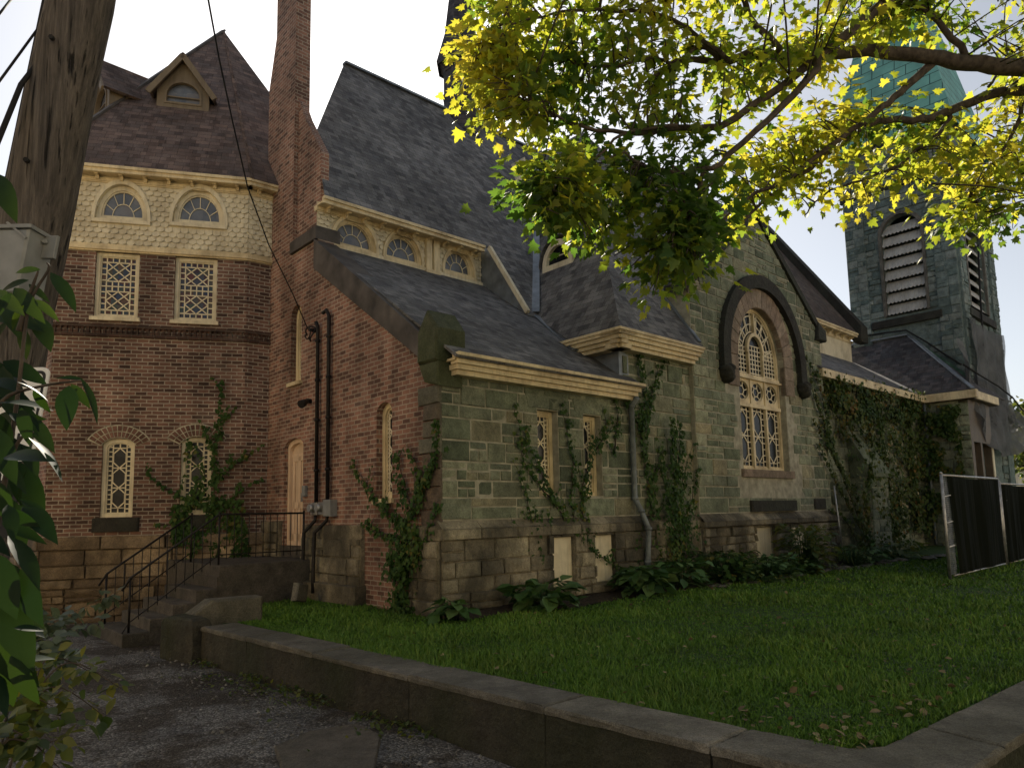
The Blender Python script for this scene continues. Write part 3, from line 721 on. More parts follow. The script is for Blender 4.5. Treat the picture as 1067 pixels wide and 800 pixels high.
# dressed arch and dark label moulding
def voussoirs(mb, c, zc, ri, ro, n, d0, d1, zdown=None, ky=1.0):
    for i in range(n):
        t0, t1 = math.pi*i/n, math.pi*(i+1)/n-.008
        sub = 3
        P = [(c+ri*math.cos(t0+(t1-t0)*j/sub), zc+ri*ky*math.sin(t0+(t1-t0)*j/sub)) for j in range(sub+1)]+[(c+ro*math.cos(t1-(t1-t0)*j/sub), zc+ro*ky*math.sin(t1-(t1-t0)*j/sub)) for j in range(sub+1)]
        mb.prism(FG, P, d0, d1, rnd.random(), .012)
    if zdown:
        for sg in (-1, 1):
            a, b = sorted((c+sg*ri, c+sg*ro)); z = zdown
            while z < zc-.01: h = min(.42, zc-z); mb.prism(FG, rect(a, b, z+.004, z+h-.004), d0, d1, rnd.random(), .012); z += h
m = MB(); voussoirs(m, WC, WZ, WR, 1.66, 17, -.1, .05, 4.95, 1.19); add('arch_ring', m, 'pinkstone')
m = MB(); n = 40
for i in range(n):
    t0, t1 = math.pi*i/n, math.pi*(i+1)/n
    m.prism(FG, [(WC+.08+r*math.cos(t), 5.68+r*1.07*math.sin(t)) for r, t in ((1.80, t0), (1.80, t1), (2.12, t1), (2.12, t0))], -.05, .17, .1)
for sg in (-1, 1): m.box(FG, WC+.08+sg*1.96-.16, WC+.08+sg*1.96+.16, 5.3, 5.68, -.05, .17, .1)
lb = add('label_moulding', m, 'dark')
for sg in (-1, 1):
    m = MB(); c0 = FG.pt(WC+.08+sg*1.96, 5.2, .16)
    for (dx, dz, r) in ((0, 0, .2), (.07, .1, .13), (-.08, .06, .13), (.02, -.12, .14)):
        p = c0+FG.D*dx+Z*dz; m.tube([p-FG.N*.18, p-FG.N*.06, p+FG.N*.06, p+FG.N*.14], [r*.9, r, r*.85, r*.35], 10)
    add('carved_stop', m, 'dark', lb)
one('stone_sill', 'dark', lambda m: (m.box(FG, 9.1, 11.4, 1.93, 2.2, -.05, .10, .2, .03)))
one('stone_sill', 'pinkstone', lambda m: m.box(FG, 8.8, 11.4, 2.76, 2.95, -.3, .09, .3, .02))
one('stone_sill', 'dark', lambda m: m.box(FG, 12.5, 13.2, 1.95, 2.24, -.05, .06, .3, .03))
def great(w, h):
    L = []; m1, m2 = w*.335, w*.665; zt = 1.55; z2 = 2.28
    for x0, x1 in ((0, m1), (m1, m2), (m2, w)):
        ww = x1-x0; a = ww*.24
        L += [(x0+p, q, x0+r, s) for p, q, r, s in lat_tall(ww, zt, 2)]
        L += [(x0+ww/2-.0, 0, x0+ww/2, zt*.08)]
        c, cz, r = (x0+x1)/2, (zt+z2)/2, ww*.42             # roundels
        for i in range(16):
            t0, t1 = 2*math.pi*i/16, 2*math.pi*(i+1)/16
            L.append((c+r*math.cos(t0), cz+r*math.sin(t0)*.78, c+r*math.cos(t1), cz+r*math.sin(t1)*.78))
        for i in range(6):
            t = math.pi*i/3; L.append((c+r*.45*math.cos(t), cz+r*.4*math.sin(t), c+r*math.cos(t+.2), cz+r*.78*math.sin(t+.2))); t2 = t+math.pi/3
            L.append((c+r*.45*math.cos(t), cz+r*.4*math.sin(t), c+r*.45*math.cos(t2), cz+r*.4*math.sin(t2)))
    zq = 2.72
    for x0, x1 in ((0, m1), (m2, w)):                       # side lights
        ww = x1-x0
        for i in range(1, 5): L.append((x0+ww*i/5, z2, x0+ww*i/5, zq+.35))
        for i in range(1, 8): L.append((x0, z2+.11*i, x1, z2+.11*i))
    for i in range(1, 5): L.append((m1+(m2-m1)*i/5, z2, m1+(m2-m1)*i/5, 3.1))
    for i in range(1, 8): L.append((m1, z2+.12*i, m2, z2+.12*i))
    c, zb = w/2, zq+.1                                       # tracery rings in the head
    R0 = w/2
    for f in (.52, .68, .84):
        for i in range(22):
            t0, t1 = math.pi*i/22, math.pi*(i+1)/22
            L.append((c+R0*f*math.cos(t0), zb+R0*f*1.2*math.sin(t0), c+R0*f*math.cos(t1), zb+R0*f*1.2*math.sin(t1)))
    for i in range(1, 18):
        t = math.pi*i/18; o = .09 if i % 2 else -.09
        L.append((c+R0*.52*math.cos(t), zb+R0*.62*math.sin(t), c+R0*.97*math.cos(t+o), zb+R0*1.16*math.sin(t+o)))
    return L
def greatx(m):
    d0, d1 = -.20, -.12; x0, x1 = WC-WR, WC+WR; w = x1-x0
    for f in (.345, .655): m.box(FG, x0+w*f-.035, x0+w*f+.035, 3.0, 5.95, d0, d1, 0, .01)
    for z in (4.57, 5.32): m.box(FG, x0+.05, x1-.05, z-.045, z+.045, d0, d1+.02, 0, .01)
    m.box(FG, x0, x1, 5.24, 5.29, d0, d1+.05)
    # spandrel boards around the roundels and the little central arch
    n = 16; c = WC; r = w*.155
    for i in range(n):
        t0, t1 = math.pi*i/n, math.pi*(i+1)/n
        m.prism(FG, [(c+q*math.cos(t), 5.95+q*1.25*math.sin(t)) for q, t in ((r, t0), (r, t1), (r+.075, t1), (r+.075, t0))], d0, d1)
    m.box(FG, WC-.03, WC+.03, 6.42, 7.0, d0, d1, 0, .008)
    for k in range(3):
        cx = x0+.08+(w-.16)*(k+.5)/3; rx = (w-.16)/6*.80; hw = (w-.16)/6
        circ_ = [(cx+rx*math.cos(2*math.pi*i/20), 4.945+rx*.82*math.sin(2*math.pi*i/20)) for i in range(20)]
        m.wall(FG, rect(cx-hw+.03, cx+hw-.03, 4.61, 5.28), [circ_], d1-.03, .05, 0)
window(FG, WIN, great, d=-.18, fw=.085, glass='glassdark', sill=False, lw=.026, extra=greatx, label='great round headed traceried window in the gabled wall')
m = MB(); th = .16
for a, b in (((gl-.15, GZ(gl)-.117), (10.19, GZ(10.19))), ((10.19, GZ(10.19)), (13.62, GZ(13.43)-.15))):
    m.prism(FG, [(a[0], a[1]), (b[0], b[1]), (b[0], b[1]+.22), (a[0], a[1]+.22)], -.55, .10, .1, .02)
m.prism(FG, [(13.2, 6.75), (13.75, 6.75), (13.8, 7.1), (13.35, 7.3)], -.5, .15, .1, .03, .02)
add('gable_coping', m, 'dark')
# ===== roofs
wz = lambda v: 4.72+.70*v; ts = 1.46; tz = lambda u: 5.56+ts*(u-4.06); mz = lambda v: 6.85+1.5*(v-2.72)
def P(u, v, z): return W(u, v, z)
def sheet(name, mat, polys, th=.05, label=None, par=church):
    m = MB()
    for p in polys: m.poly3(p, th)
    return add(name, m, mat, par, label)
ut = 4.06+(wz(2.55)+.02-5.56)/ts
e_ = 4.63/1.
sheet('roof', 'roof', [[P(.02, -.42, wz(-.42)+.03), P(4.82, -.42, wz(-.42)+.05), P(4.82, 0.0, wz(0)+.03), P(.02, 0., wz(0)+.03)],
      [P(.02, 0, wz(0)+.03), P(4.9, 0, wz(0)+.03), P(4.3, .9, wz(.9)+.03), P(ut, 2.55, wz(2.55)+.03), P(ut, 4.25, wz(4.25)+.03), P(.02, 4.25, wz(4.25)+.03)]], .04, 'low shingle roof over the narrow stone wing')
vt = 8.0; zr = mz(vt)                        # nave ridge
up = 10.15; zp = tz(up)
uv_ = 4.06+(zr-5.56)/ts
sheet('roof', 'roof', [[P(.0, 3.86, mz(3.86)), P(4.50, 3.86, mz(3.86)), P(ut+5, 3.86, mz(3.86)), P(13, vt, zr), P(2.7, vt, zr), P(.5, 5.3, mz(5.3))],
      [P(4.42, 2.5, mz(2.5)), P(ut+3, 2.5, mz(2.5)), P(ut+4, 3.87, mz(3.87)), P(4.42, 3.87, mz(3.87))]], .05, 'tall grey shingle nave roof rising to the ridge')
sheet('roof', 'roof', [[P(4.06, -.42, 5.58), P(4.06, .95, 5.58), P(ut, 2.55, tz(ut)), P(uv_, vt, tz(uv_)), P(up, 8., zp), P(up, 5.65, zp)],
      [P(4.06, -.42, 5.58), P(7.02, -.42, 5.58), P(7.02, .25, 6.56), P(up, 5.65, zp)], [P(7.02, .25, 6.56), P(13.4, .25, 6.56), P(13.4, 2.4, 9.70), P(up, 5.65, zp)]], .05, 'hipped shingle roof over the bay left of the great window')
sheet('roof', 'roof', [[P(10.19, -.1, 9.62), P(10.19, 2.45, 9.62), P(6.95, .6, 7.08), P(6.95, -.1, 7.08)], [P(10.19, -.1, 9.62), P(13.5, -.1, 7.04), P(13.5, .6, 7.04), P(10.19, 2.45, 9.62)]], .04, 'short gable roof behind the great window wall')
# right part of the nave roof, ending at a raking parapet
RV = 2.35; RZ = 8.80; ru = 22.2
rz = lambda v: RZ+1.46*(v-RV+.35)
sheet('roof', m_shingle('russet shingle', (.135, .105, .09), (.09, .08, .075), (.5, .45, .45)), [[P(12.0, RV-.35, rz(RV-.35)), P(ru, RV-.35, rz(RV-.35)), P(ru, 6.2, rz(6.2)), P(12.0, 6.2, rz(6.2))]], .05, 'russet shingle roof between the gable and the bell tower')
m = MB(); q = ufr(ru); m.prism(q, [(RV-.5, RZ-.35), (RV-.2, RZ-.35), (6.3, rz(6.3)-.3), (6.3, rz(6.3)+.45), (RV-.5, rz(RV-.35)+.3)], -.45, .15, .1, .03); add('gable_coping', m, 'dark', label='black raking parapet at the far end of the nave roof')
m = MB(); m.wall(vfr(RV), rect(13.3, ru, 6.9, RZ), [], 0); add('clerestory_wall', m, 'scale', label='short cream clerestory wall right of the gable')
eave([(vfr(RV), 13.3, ru, 0, 0)], RZ-.30, RZ-.02, .34, step=.62)
F2 = vfr(RV)
window(F2, arch(14.5, 15.5, 7.55, 7.6, .62, 12), lat_fan, d=.05, fw=.1, glass='glassup', lw=.014, label='half round clerestory window beside the gable coping')
for a in (16.1, 18.6): one('pilaster', 'cream', lambda m: m.box(F2, a, a+.35, 7.0, 8.4, -.05, .12, 0, .02))
# right aisle
sheet('roof', 'roof', [[P(13.3, -.25, 5.98), P(22.6, -.25, 5.98), P(22.6, RV+.05, 7.75), P(13.3, RV+.05, 7.75)]], .05, 'low shingle roof above the ivy covered wall')
FI = vfr(.12)
m = MB(); m.wall(FI, rect(13.4, 22.6, .2, 5.9), [], 0, .2, .5); ashlar(m, FI, 13.6, 22.6, .3, 5.8, hr=(.2, .38), pr=(.02, .05), seed=61)
add('stone_wall', m, 'green', label='stone wall under the ivy right of the great window')
m = MB(); m.box(FI, 13.4, 22.7, 5.72, 5.96, -.05, .38, .3, .02); add('cornice', m, 'cream')
m = MB()
m.box(FI, 15.6, 16.9, .2, 3.0, -.1, .6, .4); ashlar(m, FI, 15.58, 16.92, .2, 2.9, d=.6, seed=64)
ashlar(m, ufr(15.58), -.48, -.12, .2, 2.9, d=0, pr=(.01, .03), seed=65)
q = [FI.pt(15.55, 3.0, .72), FI.pt(16.95, 3.0, .72), FI.pt(16.95, 4.3, .02), FI.pt(15.55, 4.3, .02)]; m.face(q, .1); m.face([q[0], q[3], FI.pt(15.55, 3.0, 0)], .1); m.box(FI, 15.55, 16.95, 2.88, 2.998, 0, .74, .1, .02)
add('buttress', m, 'green', label='stone buttress with a sloping cap under the ivy')
one('doorway', 'dark', lambda m: m.box(FI, 17.5, 18.6, .3, 2.5, -.05, .03, .0))  # near-black slab stands in for the shade of an opening
for a in (19.4, 20.7):
    window(FI, rect(a, a+.7, 2.0, 4.0), lambda w, h: lat_tall(w, h, 3), d=.0, glass='glassdark', label='window of the ivy covered wall')
# vestibule with a hipped roof against the tower
FVl = ufr(22.0); FVf = vfr(-1.55)
m = MB(); m.wall(FVl, rect(-1.55, .3, .2, 5.75)); ashlar(m, FVl, -1.55, .2, .3, 5.6, seed=66); add('stone_wall', m, 'green', label='vestibule side wall below the bell tower')
m = MB(); m.box(FVf, 22.0, 24.6, 4.2, 5.7, -.3, 0, .3); m.box(FVf, 22.0, 22.3, .3, 4.2, -.25, 0, .3); m.box(FVf, 23.1, 23.3, .3, 4.2, -.25, 0, .2); m.box(FVf, 22.0, 24.6, 2.4, 2.75, -.3, .08, .1, .02); m.box(FVf, 24.4, 24.6, .3, 4.2, -.25, 0, .2)
m.box(FVl, -1.8, .1, 5.68, 5.98, -.1, .22, 0, .02); m.box(FVf, 21.78, 25, 5.68, 5.98, -.1, .22, 0, .02)
add('porch_frame', m, m_paint('dark brown porch paint', (.13, .10, .07), (.05, .04, .03), .6), label='dark wooden porch front beside the bell tower')  # one dark brown over the whole porch front
m = MB(); m.box(FVl, -1.9, .15, 5.70, 5.985, .02, .27, 0, .02); m.box(FVf, 21.74, 25, 5.70, 5.985, .02, .26, 0, .02); add('cornice', m, 'cream')
m = MB(); m.box(FVf, 24.42, 24.62, .3, 4.2, -.2, .03, 0, .01); m.box(FVf, 22.4, 24.7, 2.46, 2.7, -.1, .12, 0, .02); add('porch_post', m, 'creampale')
one('porch_recess', 'dark', lambda m: m.box(FVf, 22.0, 24.6, .3, 4.2, -1., -.6, .0))  # near-black slab stands in for the shade inside the porch
sheet('roof', 'roofdark', [[P(21.75, -1.80, 6.0), P(21.75, 1.2, 6.0), P(21.75, 3.2, 6.0), P(24.0, 3.2, 8.78), P(24.0, .80, 8.78)], [P(21.75, -1.80, 6.0), P(24.0, .8, 8.78), P(26, .8, 8.78), P(26, -1.8, 6.0)]], .06, 'dark hipped vestibule roof leaning on the bell tower')
m = MB(); m.bar(P(21.75, -1.80, 6.02), P(24.0, .8, 8.8), .14, .05); add('ridge_flashing', m, 'flash'); m = MB(); m.bar(P(23.96, 3.1, 8.82), P(23.96, .8, 8.82), .2, .06); add('ridge_flashing', m, 'flash')

# ===== clerestory
CV = 4.2; FC = vfr(CV); cz = lambda v: 7.66
CA = [arch(.36, 1.40, 7.74, 7.78, .62, 14), arch(1.64, 2.62, 7.74, 7.78, .62, 14), arch(3.28, 4.20, 7.78, 7.82, .62, 14)]
m = MB(); m.wall(FC, rect(.0, 4.47, 7.55, mz(3.86)), CA, 0, .14)
def csk(s, z):
    for c in CA:
        a = (c[0][0]+c[1][0])/2; r = (c[1][0]-c[0][0])/2+.05
        if abs(s-a) < r and ((s-a)/r)**2+(max(z-7.8, 0)/.70)**2 < 1: return True
    return 2.70 < s < 3.12
scales(m, FC, .0, 4.44, 7.68, 8.34, csk, .15, .10); add('clerestory_wall', m, 'scale', label='cream scale shingled clerestory with three half round windows')
def hoodc(poly):
    def f(m):
        c = (poly[0][0]+poly[1][0])/2; o = [(c+(p[0]-c)*1.13, p[1]+(p[1]-poly[0][1])*.12) for p in poly]; ring(m, FC, o, poly, -.02, .055)
    return f
for c in CA: window(FC, c, lat_fan, d=-.07, fw=.075, glass='glassup', lw=.013, extra=hoodc(c), label=None)
m = MB(); m.box(FC, 2.72, 2.88, 7.6, 8.62, -.02, .10, 0, .015); m.box(FC, 2.94, 3.10, 7.6, 8.62, -.02, .10, 0, .015); m.box(FC, 2.70, 3.12, 7.55, 7.68, -.02, .12, .3, .01); add('pilaster', m, 'cream')
eave([(FC, 0, 4.30, .02, .0)], mz(3.86)-.19, mz(3.86)-.02, .34, step=.42)
m = MB(); m.face([P(4.45, 4.2, mz(4.2)), P(4.45, 4.2, wz(4.2)), P(4.45, 2.5, wz(2.5)), P(4.45, 2.5, mz(2.5))]); add('lead_cheek', m, 'flash')
m = MB(); m.bar(P(4.42, 3.83, mz(3.83)+.02), P(4.42, 2.52, mz(2.52)+.05), .09, .10); add('bargeboard', m, 'creampale'); m = MB(); m.bar(P(.35, 4.16, wz(4.16)+.05), P(4.45, 4.16, wz(4.16)+.05), .05, .07); add('bargeboard', m, 'creampale')
m = MB(); m.bar(P(ut-.02, 2.55, mz(2.55)+.07), P(uv_, vt, zr+.07), .18, .03); add('valley_flashing', m, 'flash'); m = MB(); m.bar(P(4.10, .80, wz(.8)+.06), P(ut, 2.55, wz(2.55)+.08), .17, .03); add('valley_flashing', m, 'flash'); m = MB(); m.bar(P(6.95, -.35, 5.72), P(6.95, .6, 7.12), .12, .04); add('valley_flashing', m, 'flash')
m = MB(); m.bar(P(2.7, vt, zr+.03), P(13, vt, zr+.03), .2, .06); add('ridge_flashing', m, 'flash')
# ridge turret
tc = P(6.95, 8.0, 0); m = MB(); tb = zr-.8
def octa(r, z, k=8, ph=.39): return [np.array([tc[0]+r*math.cos(2*math.pi*i/k+ph), tc[1]+r*math.sin(2*math.pi*i/k+ph), z]) for i in range(k)]
def loft(m, rs, k=8):
    for (r0, z0), (r1, z1) in zip(rs, rs[1:]):
        a, b = octa(r0, z0, k), octa(r1, z1, k)
        for i in range(k): m.face([a[i], a[(i+1) % k], b[(i+1) % k], b[i]])
loft(m, [(.62, tb), (.60, tb+1.3), (.64, tb+1.35), (.64, tb+1.45), (.60, tb+1.47), (.60, tb+2.35), (.74, tb+2.5)]); tur = add('turret', m, 'roofdark', label='slate hung turret on the nave ridge')
m = MB(); loft(m, [(.82, tb+2.45), (.84, tb+2.55), (.55, tb+3.6), (.33, tb+5.4), (.03, tb+8.6)]); add('spire', m, 'roofdark', tur)
m = MB(); a = octa(.605, tb+1.62); b = octa(.605, tb+2.25)
for i in range(8):
    f = .25; g_ = [a[i]*(1-f)+a[(i+1) % 8]*f, a[i]*f+a[(i+1) % 8]*(1-f), b[i]*f+b[(i+1) % 8]*(1-f), b[i]*(1-f)+b[(i+1) % 8]*f]
    m.bar(g_[0], g_[3], .05, .05); m.bar(g_[1], g_[2], .05, .05); m.bar(g_[2], g_[3], .05, .05)
add('louver', m, 'lead', tur)
# eyebrow dormer and small gablet on the roofs
ku = ray(585, 268); uu = 4.06; A_ = ts
def hit_tr(x, y):                              # sight line on the transept's left slope
    k = ray(x, y); u0 = (EYE-C)@U; ku = k@U; t = (5.56+ts*(u0-4.06)-CZ)/(k[2]-ts*ku); p = EYE+k*t; return (p-C)@U, (p-C)@V, p[2]
def hit_main(x, y):
    k = ray(x, y); v0 = (EYE-C)@V; kv = k@V; t = (mz(v0)-CZ)/(k[2]-1.5*kv); p = EYE+k*t; return (p-C)@U, (p-C)@V, p[2]
u1, v1, z1 = hit_tr(585, 272)
fe = ufr(u1-.12); hole = arch(v1-.38, v1+.38, z1-.08, z1-.05, .42, 12)
m = MB(); o = arch(v1-.52, v1+.52, z1-.22, z1-.1, .62, 12); ring(m, fe, o, hole, -.7, .04); dm = add('dormer', m, 'creampale', label='little half round eyebrow dormer on the bay roof')
m = MB(); m.face([fe.pt(*p, -.06) for p in hole]); add('glass', m, 'glassdark', dm)
m = MB()
for i in range(1, 4): m.bar(fe.pt(v1-.38+.19*i, z1-.08, -.04), fe.pt(v1-.38+.19*i, z1+.32, -.04), .025, .02)
m.bar(fe.pt(v1-.36, z1+.12, -.04), fe.pt(v1+.36, z1+.12, -.04), .025, .02); add('lattice', m, 'lat', dm)
m = MB(); o2 = arch(v1-.62, v1+.62, z1-.2, z1-.08, .70, 12)
for i in range(2, 14): m.face([fe.pt(*o2[i], .07), fe.pt(*o2[i+1], .07), fe.pt(*o2[i+1], -1.0), fe.pt(*o2[i], -1.0)])
add('dormer_roof', m, 'roof', dm)
u2, v2, z2_ = hit_main(545, 190)
fg2 = vfr(v2-.1); m = MB(); m.wall(fg2, [(u2-.42, z2_-.2), (u2+.42, z2_-.2), (u2, z2_+.8)], [[(u2-.14, z2_), (u2+.14, z2_), (u2, z2_+.36)]], 0, .1, 0, .9); gb = add('dormer', m, 'creampale', label='tiny triangular roof vent near the foliage')
m = MB(); m.face([fg2.pt(u2-.2, z2_-.05, -.08), fg2.pt(u2+.2, z2_-.05, -.08), fg2.pt(u2, z2_+.4, -.08)]); add('vent', m, 'dark', gb)

# ===== bell tower
BU, BV0, BV1, BU1 = 24.0, -1.13, 2.9, 29.0
FL = ufr(BU); FRt = vfr(BV0)
LV = arch(.02, 1.52, 9.7, 13.0, .85, 14); RVv = arch(25.1, 27.5, 9.75, 12.9, 1.0, 14)
m = MB(); m.wall(FL, rect(BV0, BV1, 0, 17.5), [LV], 0, .35); m.wall(FRt, rect(BU, BU1, 0, 17.5), [RVv], 0, .35)
back = Fr(W(0, BV1, 0), U, V); m.wall(back, rect(BU, BU1, 0, 17.5)); m.wall(Fr(W(BU1, 0, 0), V, U), rect(BV0, BV1, 0, 17.5))
lc = (.77, 13.0, .95); 
ashlar(m, FL, BV0-.03, BV1, 6.0, 17.3, [(.02, 1.52, 9.7, 13.0)], hr=(.2, .42), wr=(.3, .8), circ=lc, pr=(.02, .06), jit=.025, seed=71)
ashlar(m, FRt, BU-.03, BU1, 3.0, 17.3, [(25.1, 27.5, 9.75, 12.9)], hr=(.2, .42), wr=(.3, .8), circ=(26.3, 12.9, 1.25), pr=(.02, .06), jit=.025, seed=72)
# clasping corner strips
for fr, a, b in ((FL, BV0-.02, BV0+.75), (FL, BV1-.75, BV1+.02), (FRt, BU-.02, BU+.8), (FRt, BU1-.8, BU1+.02)):
    m.box(fr, a, b, 0, 16.6, -.05, .10, .4); ashlar(m, fr, a, b, 6., 16.6, hr=(.24, .42), wr=(.35, .5), d=.10, pr=(.01, .04), seed=int(a*7)+80)
bt = add('bell_tower', m, 'towerstone', label='blue grey stone bell tower with louvred arches')
m = MB()
for i in range(8):
    z = 9.72+i*.48
    for k in range(10):
        s = .06+k*.146
        if z > 13.0 and abs(s+.07-.77) > .72*math.cos(math.asin(min(1, (z-13.0)/.85))): continue
        m.poly3([FL.pt(s, z+.50, -.26), FL.pt(s+.14, z+.50, -.26), FL.pt(s+.14, z+.09, -.03), FL.pt(s+.07, z+.03, -.01), FL.pt(s, z+.09, -.03)], .02, rnd.random()*.4)
add('louver', m, m_paint('grey louver paint', (.50, .49, .46), (.15, .13, .11), .4), bt)
m = MB()
for i in range(8):
    z = 9.78+i*.48
    for k in range(15):
        s = 25.15+k*.155
        if z > 12.9 and abs(s-26.3) > 1.05: continue
        m.poly3([FRt.pt(s, z+.50, -.26), FRt.pt(s+.15, z+.50, -.26), FRt.pt(s+.15, z+.09, -.03), FRt.pt(s+.07, z+.03, -.01), FRt.pt(s, z+.09, -.03)], .02, rnd.random()*.4)
add('louver', m, bpy.data.materials['grey louver paint'], bt)
m = MB(); LV2 = [(p[0]*1.0+(p[0]-.77)*.14, p[1]+(.12 if p[1] > 13 else 0)) for p in LV]; ring(m, FL, LV2, LV, -.1, .09)
RV2 = [(p[0]+(p[0]-26.3)*.12, p[1]+(.12 if p[1] > 12.9 else 0)) for p in RVv]; ring(m, FRt, RV2, RVv, -.1, .09); add('arch_ring', m, m_stone('grey dressed stone', [(0., (.15, .14, .125)), (1., (.2, .19, .17))], .3), bt)
for q_ in ((FL, -.5, 2.1, 9.25, 9.55), (FRt, 24.6, 28.2, 9.3, 9.6), (FL, BV0-.12, BV1+.12, 15.0, 15.25), (FRt, BU-.12, BU1+.12, 15.0, 15.25)):
    m = MB(); m.box(*q_, -.05, .16, .1, .02); add('stone_band', m, 'dark', bt)
m = MB(); ov = .35
bc = [W(BU-ov, BV0-ov, 17.3), W(BU1+ov, BV0-ov, 17.3), W(BU1+ov, BV1+ov, 17.3), W(BU-ov, BV1+ov, 17.3)]
ap = W((BU+BU1)/2, (BV0+BV1)/2, 29.)
for i in range(4):
    a, b = bc[i], bc[(i+1) % 4]; lo = lambda p: p*1.0
    m.face([a, b, ap]); m.face([a, b, b-Z*.3, a-Z*.3])
m.face(bc); add('spire', m, 'copper', bt)
m = MB(); m.prism(FL, [(.86, 8.9), (-1.0, 6.6), (-1.0, 8.75), (-1., 6.7)][:2]+[(-1.05, 6.55), (.9, 8.95)], 0, .16) if 0 else None
m.face([FL.pt(.7, 8.7, .15), FL.pt(-1.12, 6.9, .15), FL.pt(-1.12, 6.1, .15), FL.pt(-.9, 6.1, .15)]); add('copper_flashing', m, m_plain('green mossed stone', (.07, .13, .09), .9, sc=4, var=.5), bt)

# downspouts
def pipe(pts, r, mat='pipe', label=None):
    m = MB(); m.tube(pts, r, 10)
    for p in pts[1:-1]: m.tube([p-Z*.03, p+Z*.03], r*1.25, 10)
    return add('downspout', m, mat, church, label)
pipe([FS.pt(4.66, 4.25, .30), FS.pt(4.70, 4.1, .12), FS.pt(4.72, 2.25, .1), FS.pt(4.78, 2.0, .2), FS.pt(4.9, 1.65, .27), FS.pt(4.92, 1.0, .2), FS.pt(4.94, .55, .22)], .055, label='blue grey downpipe at the end of the stone wing')
pipe([FVl.pt(-.2, 5.7, .12), FVl.pt(-.2, 4.5, .09), FVl.pt(-.18, 2.5, .09), FVl.pt(-.18, .6, .12)], .055, label='long downpipe on the vestibule corner')
# ------------------------------------------------------------------ ground, path, lawn
def grid(name, mat, us, vs, zf, keep=None, parent=None):
    m = MB(); nu, nv = len(us), len(vs); idx = {}
    for i, a in enumerate(us):
        for j, b in enumerate(vs): idx[i, j] = len(m.v); m.v.append(tuple(W(a, b, zf(a, b))))
    for i in range(nu-1):
        for j in range(nv-1):
            if keep and not keep((us[i]+us[i+1])/2, (vs[j]+vs[j+1])/2): continue
            m.f.append((idx[i, j], idx[i+1, j], idx[i+1, j+1], idx[i, j+1])); m.t.append(0.); m.sm.append(True)
    return m.build(name, mat, parent)
from mathutils import noise as MN
def nz(x, y, s=1., o=0.): return MN.noise(Vector((x*s+o, y*s, o*.7)))
m = MB(); m.face([(-600, -400, -.12), (600, -400, -.12), (600, 900, -.12), (-600, 900, -.12)]); kind(m.build('ground', B_['ground']), 'structure')
pth = grid('path', B_['ground'], np.arange(-12, -1.9, .12), np.arange(-13, 9.5, .12), lambda a, b: .035*nz(a, b, .8)+.02*nz(a, b, 2.3, 5)+.012*nz(a, b, 6, 9)-.01); kind(pth, 'structure')
m = MB(); pts = [W(-2.2, -7.9, -.02), W(40, -9.5, -.02), W(40, -16, -.02), W(-2.2, -16, -.02)]; m.face(pts); kind(m.build('pavement', B_['conc']), 'structure')
def lz(a, b): return .455+.03*nz(a, b, .6)+.012*nz(a, b, 2, 3)+max(0, a-14)*.012
def lkeep(a, b): return a > -2.95+.058*(2-b)+.43 and b > -7.05-.075*(a+1.15)+.03 and ((b < 0) or (a < 0 and b < 3.98)) and not (a < -1.7 and b < -6.82)
kind(grid('lawn', B_['lawn'], np.concatenate([np.arange(-2.5, 16, .2), np.arange(16, 60, 2.)]), np.arange(-10.5, 4.2, .2), lz, lkeep), 'structure')
kind(grid('flower_bed', B_['soil'], np.arange(.0, 14.3, .15), np.linspace(-1, 0, 9), lambda a, b: 0, None), 'structure')
bed = bpy.data.objects['flower_bed']
def bededge(a): return -.55-.06*a*(1 if a < 12 else 1)+.12*nz(a, 0, .7)
for v in bed.data.vertices:
    p = np.array(v.co)-C; a, b = p@U, p@V; w_ = W(a, bededge(a)*(-b), 0); v.co = (w_[0], w_[1], lz(a, b)+.012+.06*(1-abs(b))*1+.03*nz(a, b*2, 3))
# grass blades
def scatter_lawn(n):
    out = []
    while len(out) < n:
        q = npr.rand(4000, 2); a = -2.4+q[:, 0]**1.7*24; b = -9.5+q[:, 1]*13.6
        P_ = C[None, :2]+np.outer(a, U[:2])+np.outer(b, V[:2])
        D_ = np.hypot(P_[:, 0], P_[:, 1]); acc = npr.rand(len(a)) < np.minimum(1, (5.5/np.maximum(D_, 2))**1.5)
        for x, y, k in zip(a, b, acc):
            if k and lkeep(x, y) and not (x > 0 and y > bededge(x)-.02) and not (x < -2.3): out.append((x, y))
    return np.array(out[:n])
G = scatter_lawn(130000); n = len(G)
zz = np.array([lz(a, b) for a, b in G]); pos = C+np.outer(G[:, 0], U)+np.outer(G[:, 1], V); pos[:, 2] = zz-.005
dist = np.hypot(pos[:, 0], pos[:, 1])
ax = np.stack([npr.randn(n)*.45, npr.randn(n)*.45, np.ones(n)], 1); up_ = np.stack([npr.randn(n), npr.randn(n), np.zeros(n)], 1)
patch = np.array([nz(a, b, .9, 2) for a, b in G])
hgt = (.022+.038*npr.rand(n)+.05*npr.rand(n)**6)*(1+.9*patch); M_ = frames(ax, up_); wd = .006*np.maximum(1, dist/6)
M_ = M_*np.stack([wd, hgt, hgt], 1)[:, None, :]
kind(bulk('grass', B_['grass'], None, [(-1, 0, 0), (1, 0, 0), (.6, .55, .08), (-.6, .55, .08), (0, 1, .35)], [(0, 1, 2, 3), (3, 2, 4)], M_, pos, np.clip(npr.rand(n)*.75+patch*.25, 0, 1)), 'stuff')

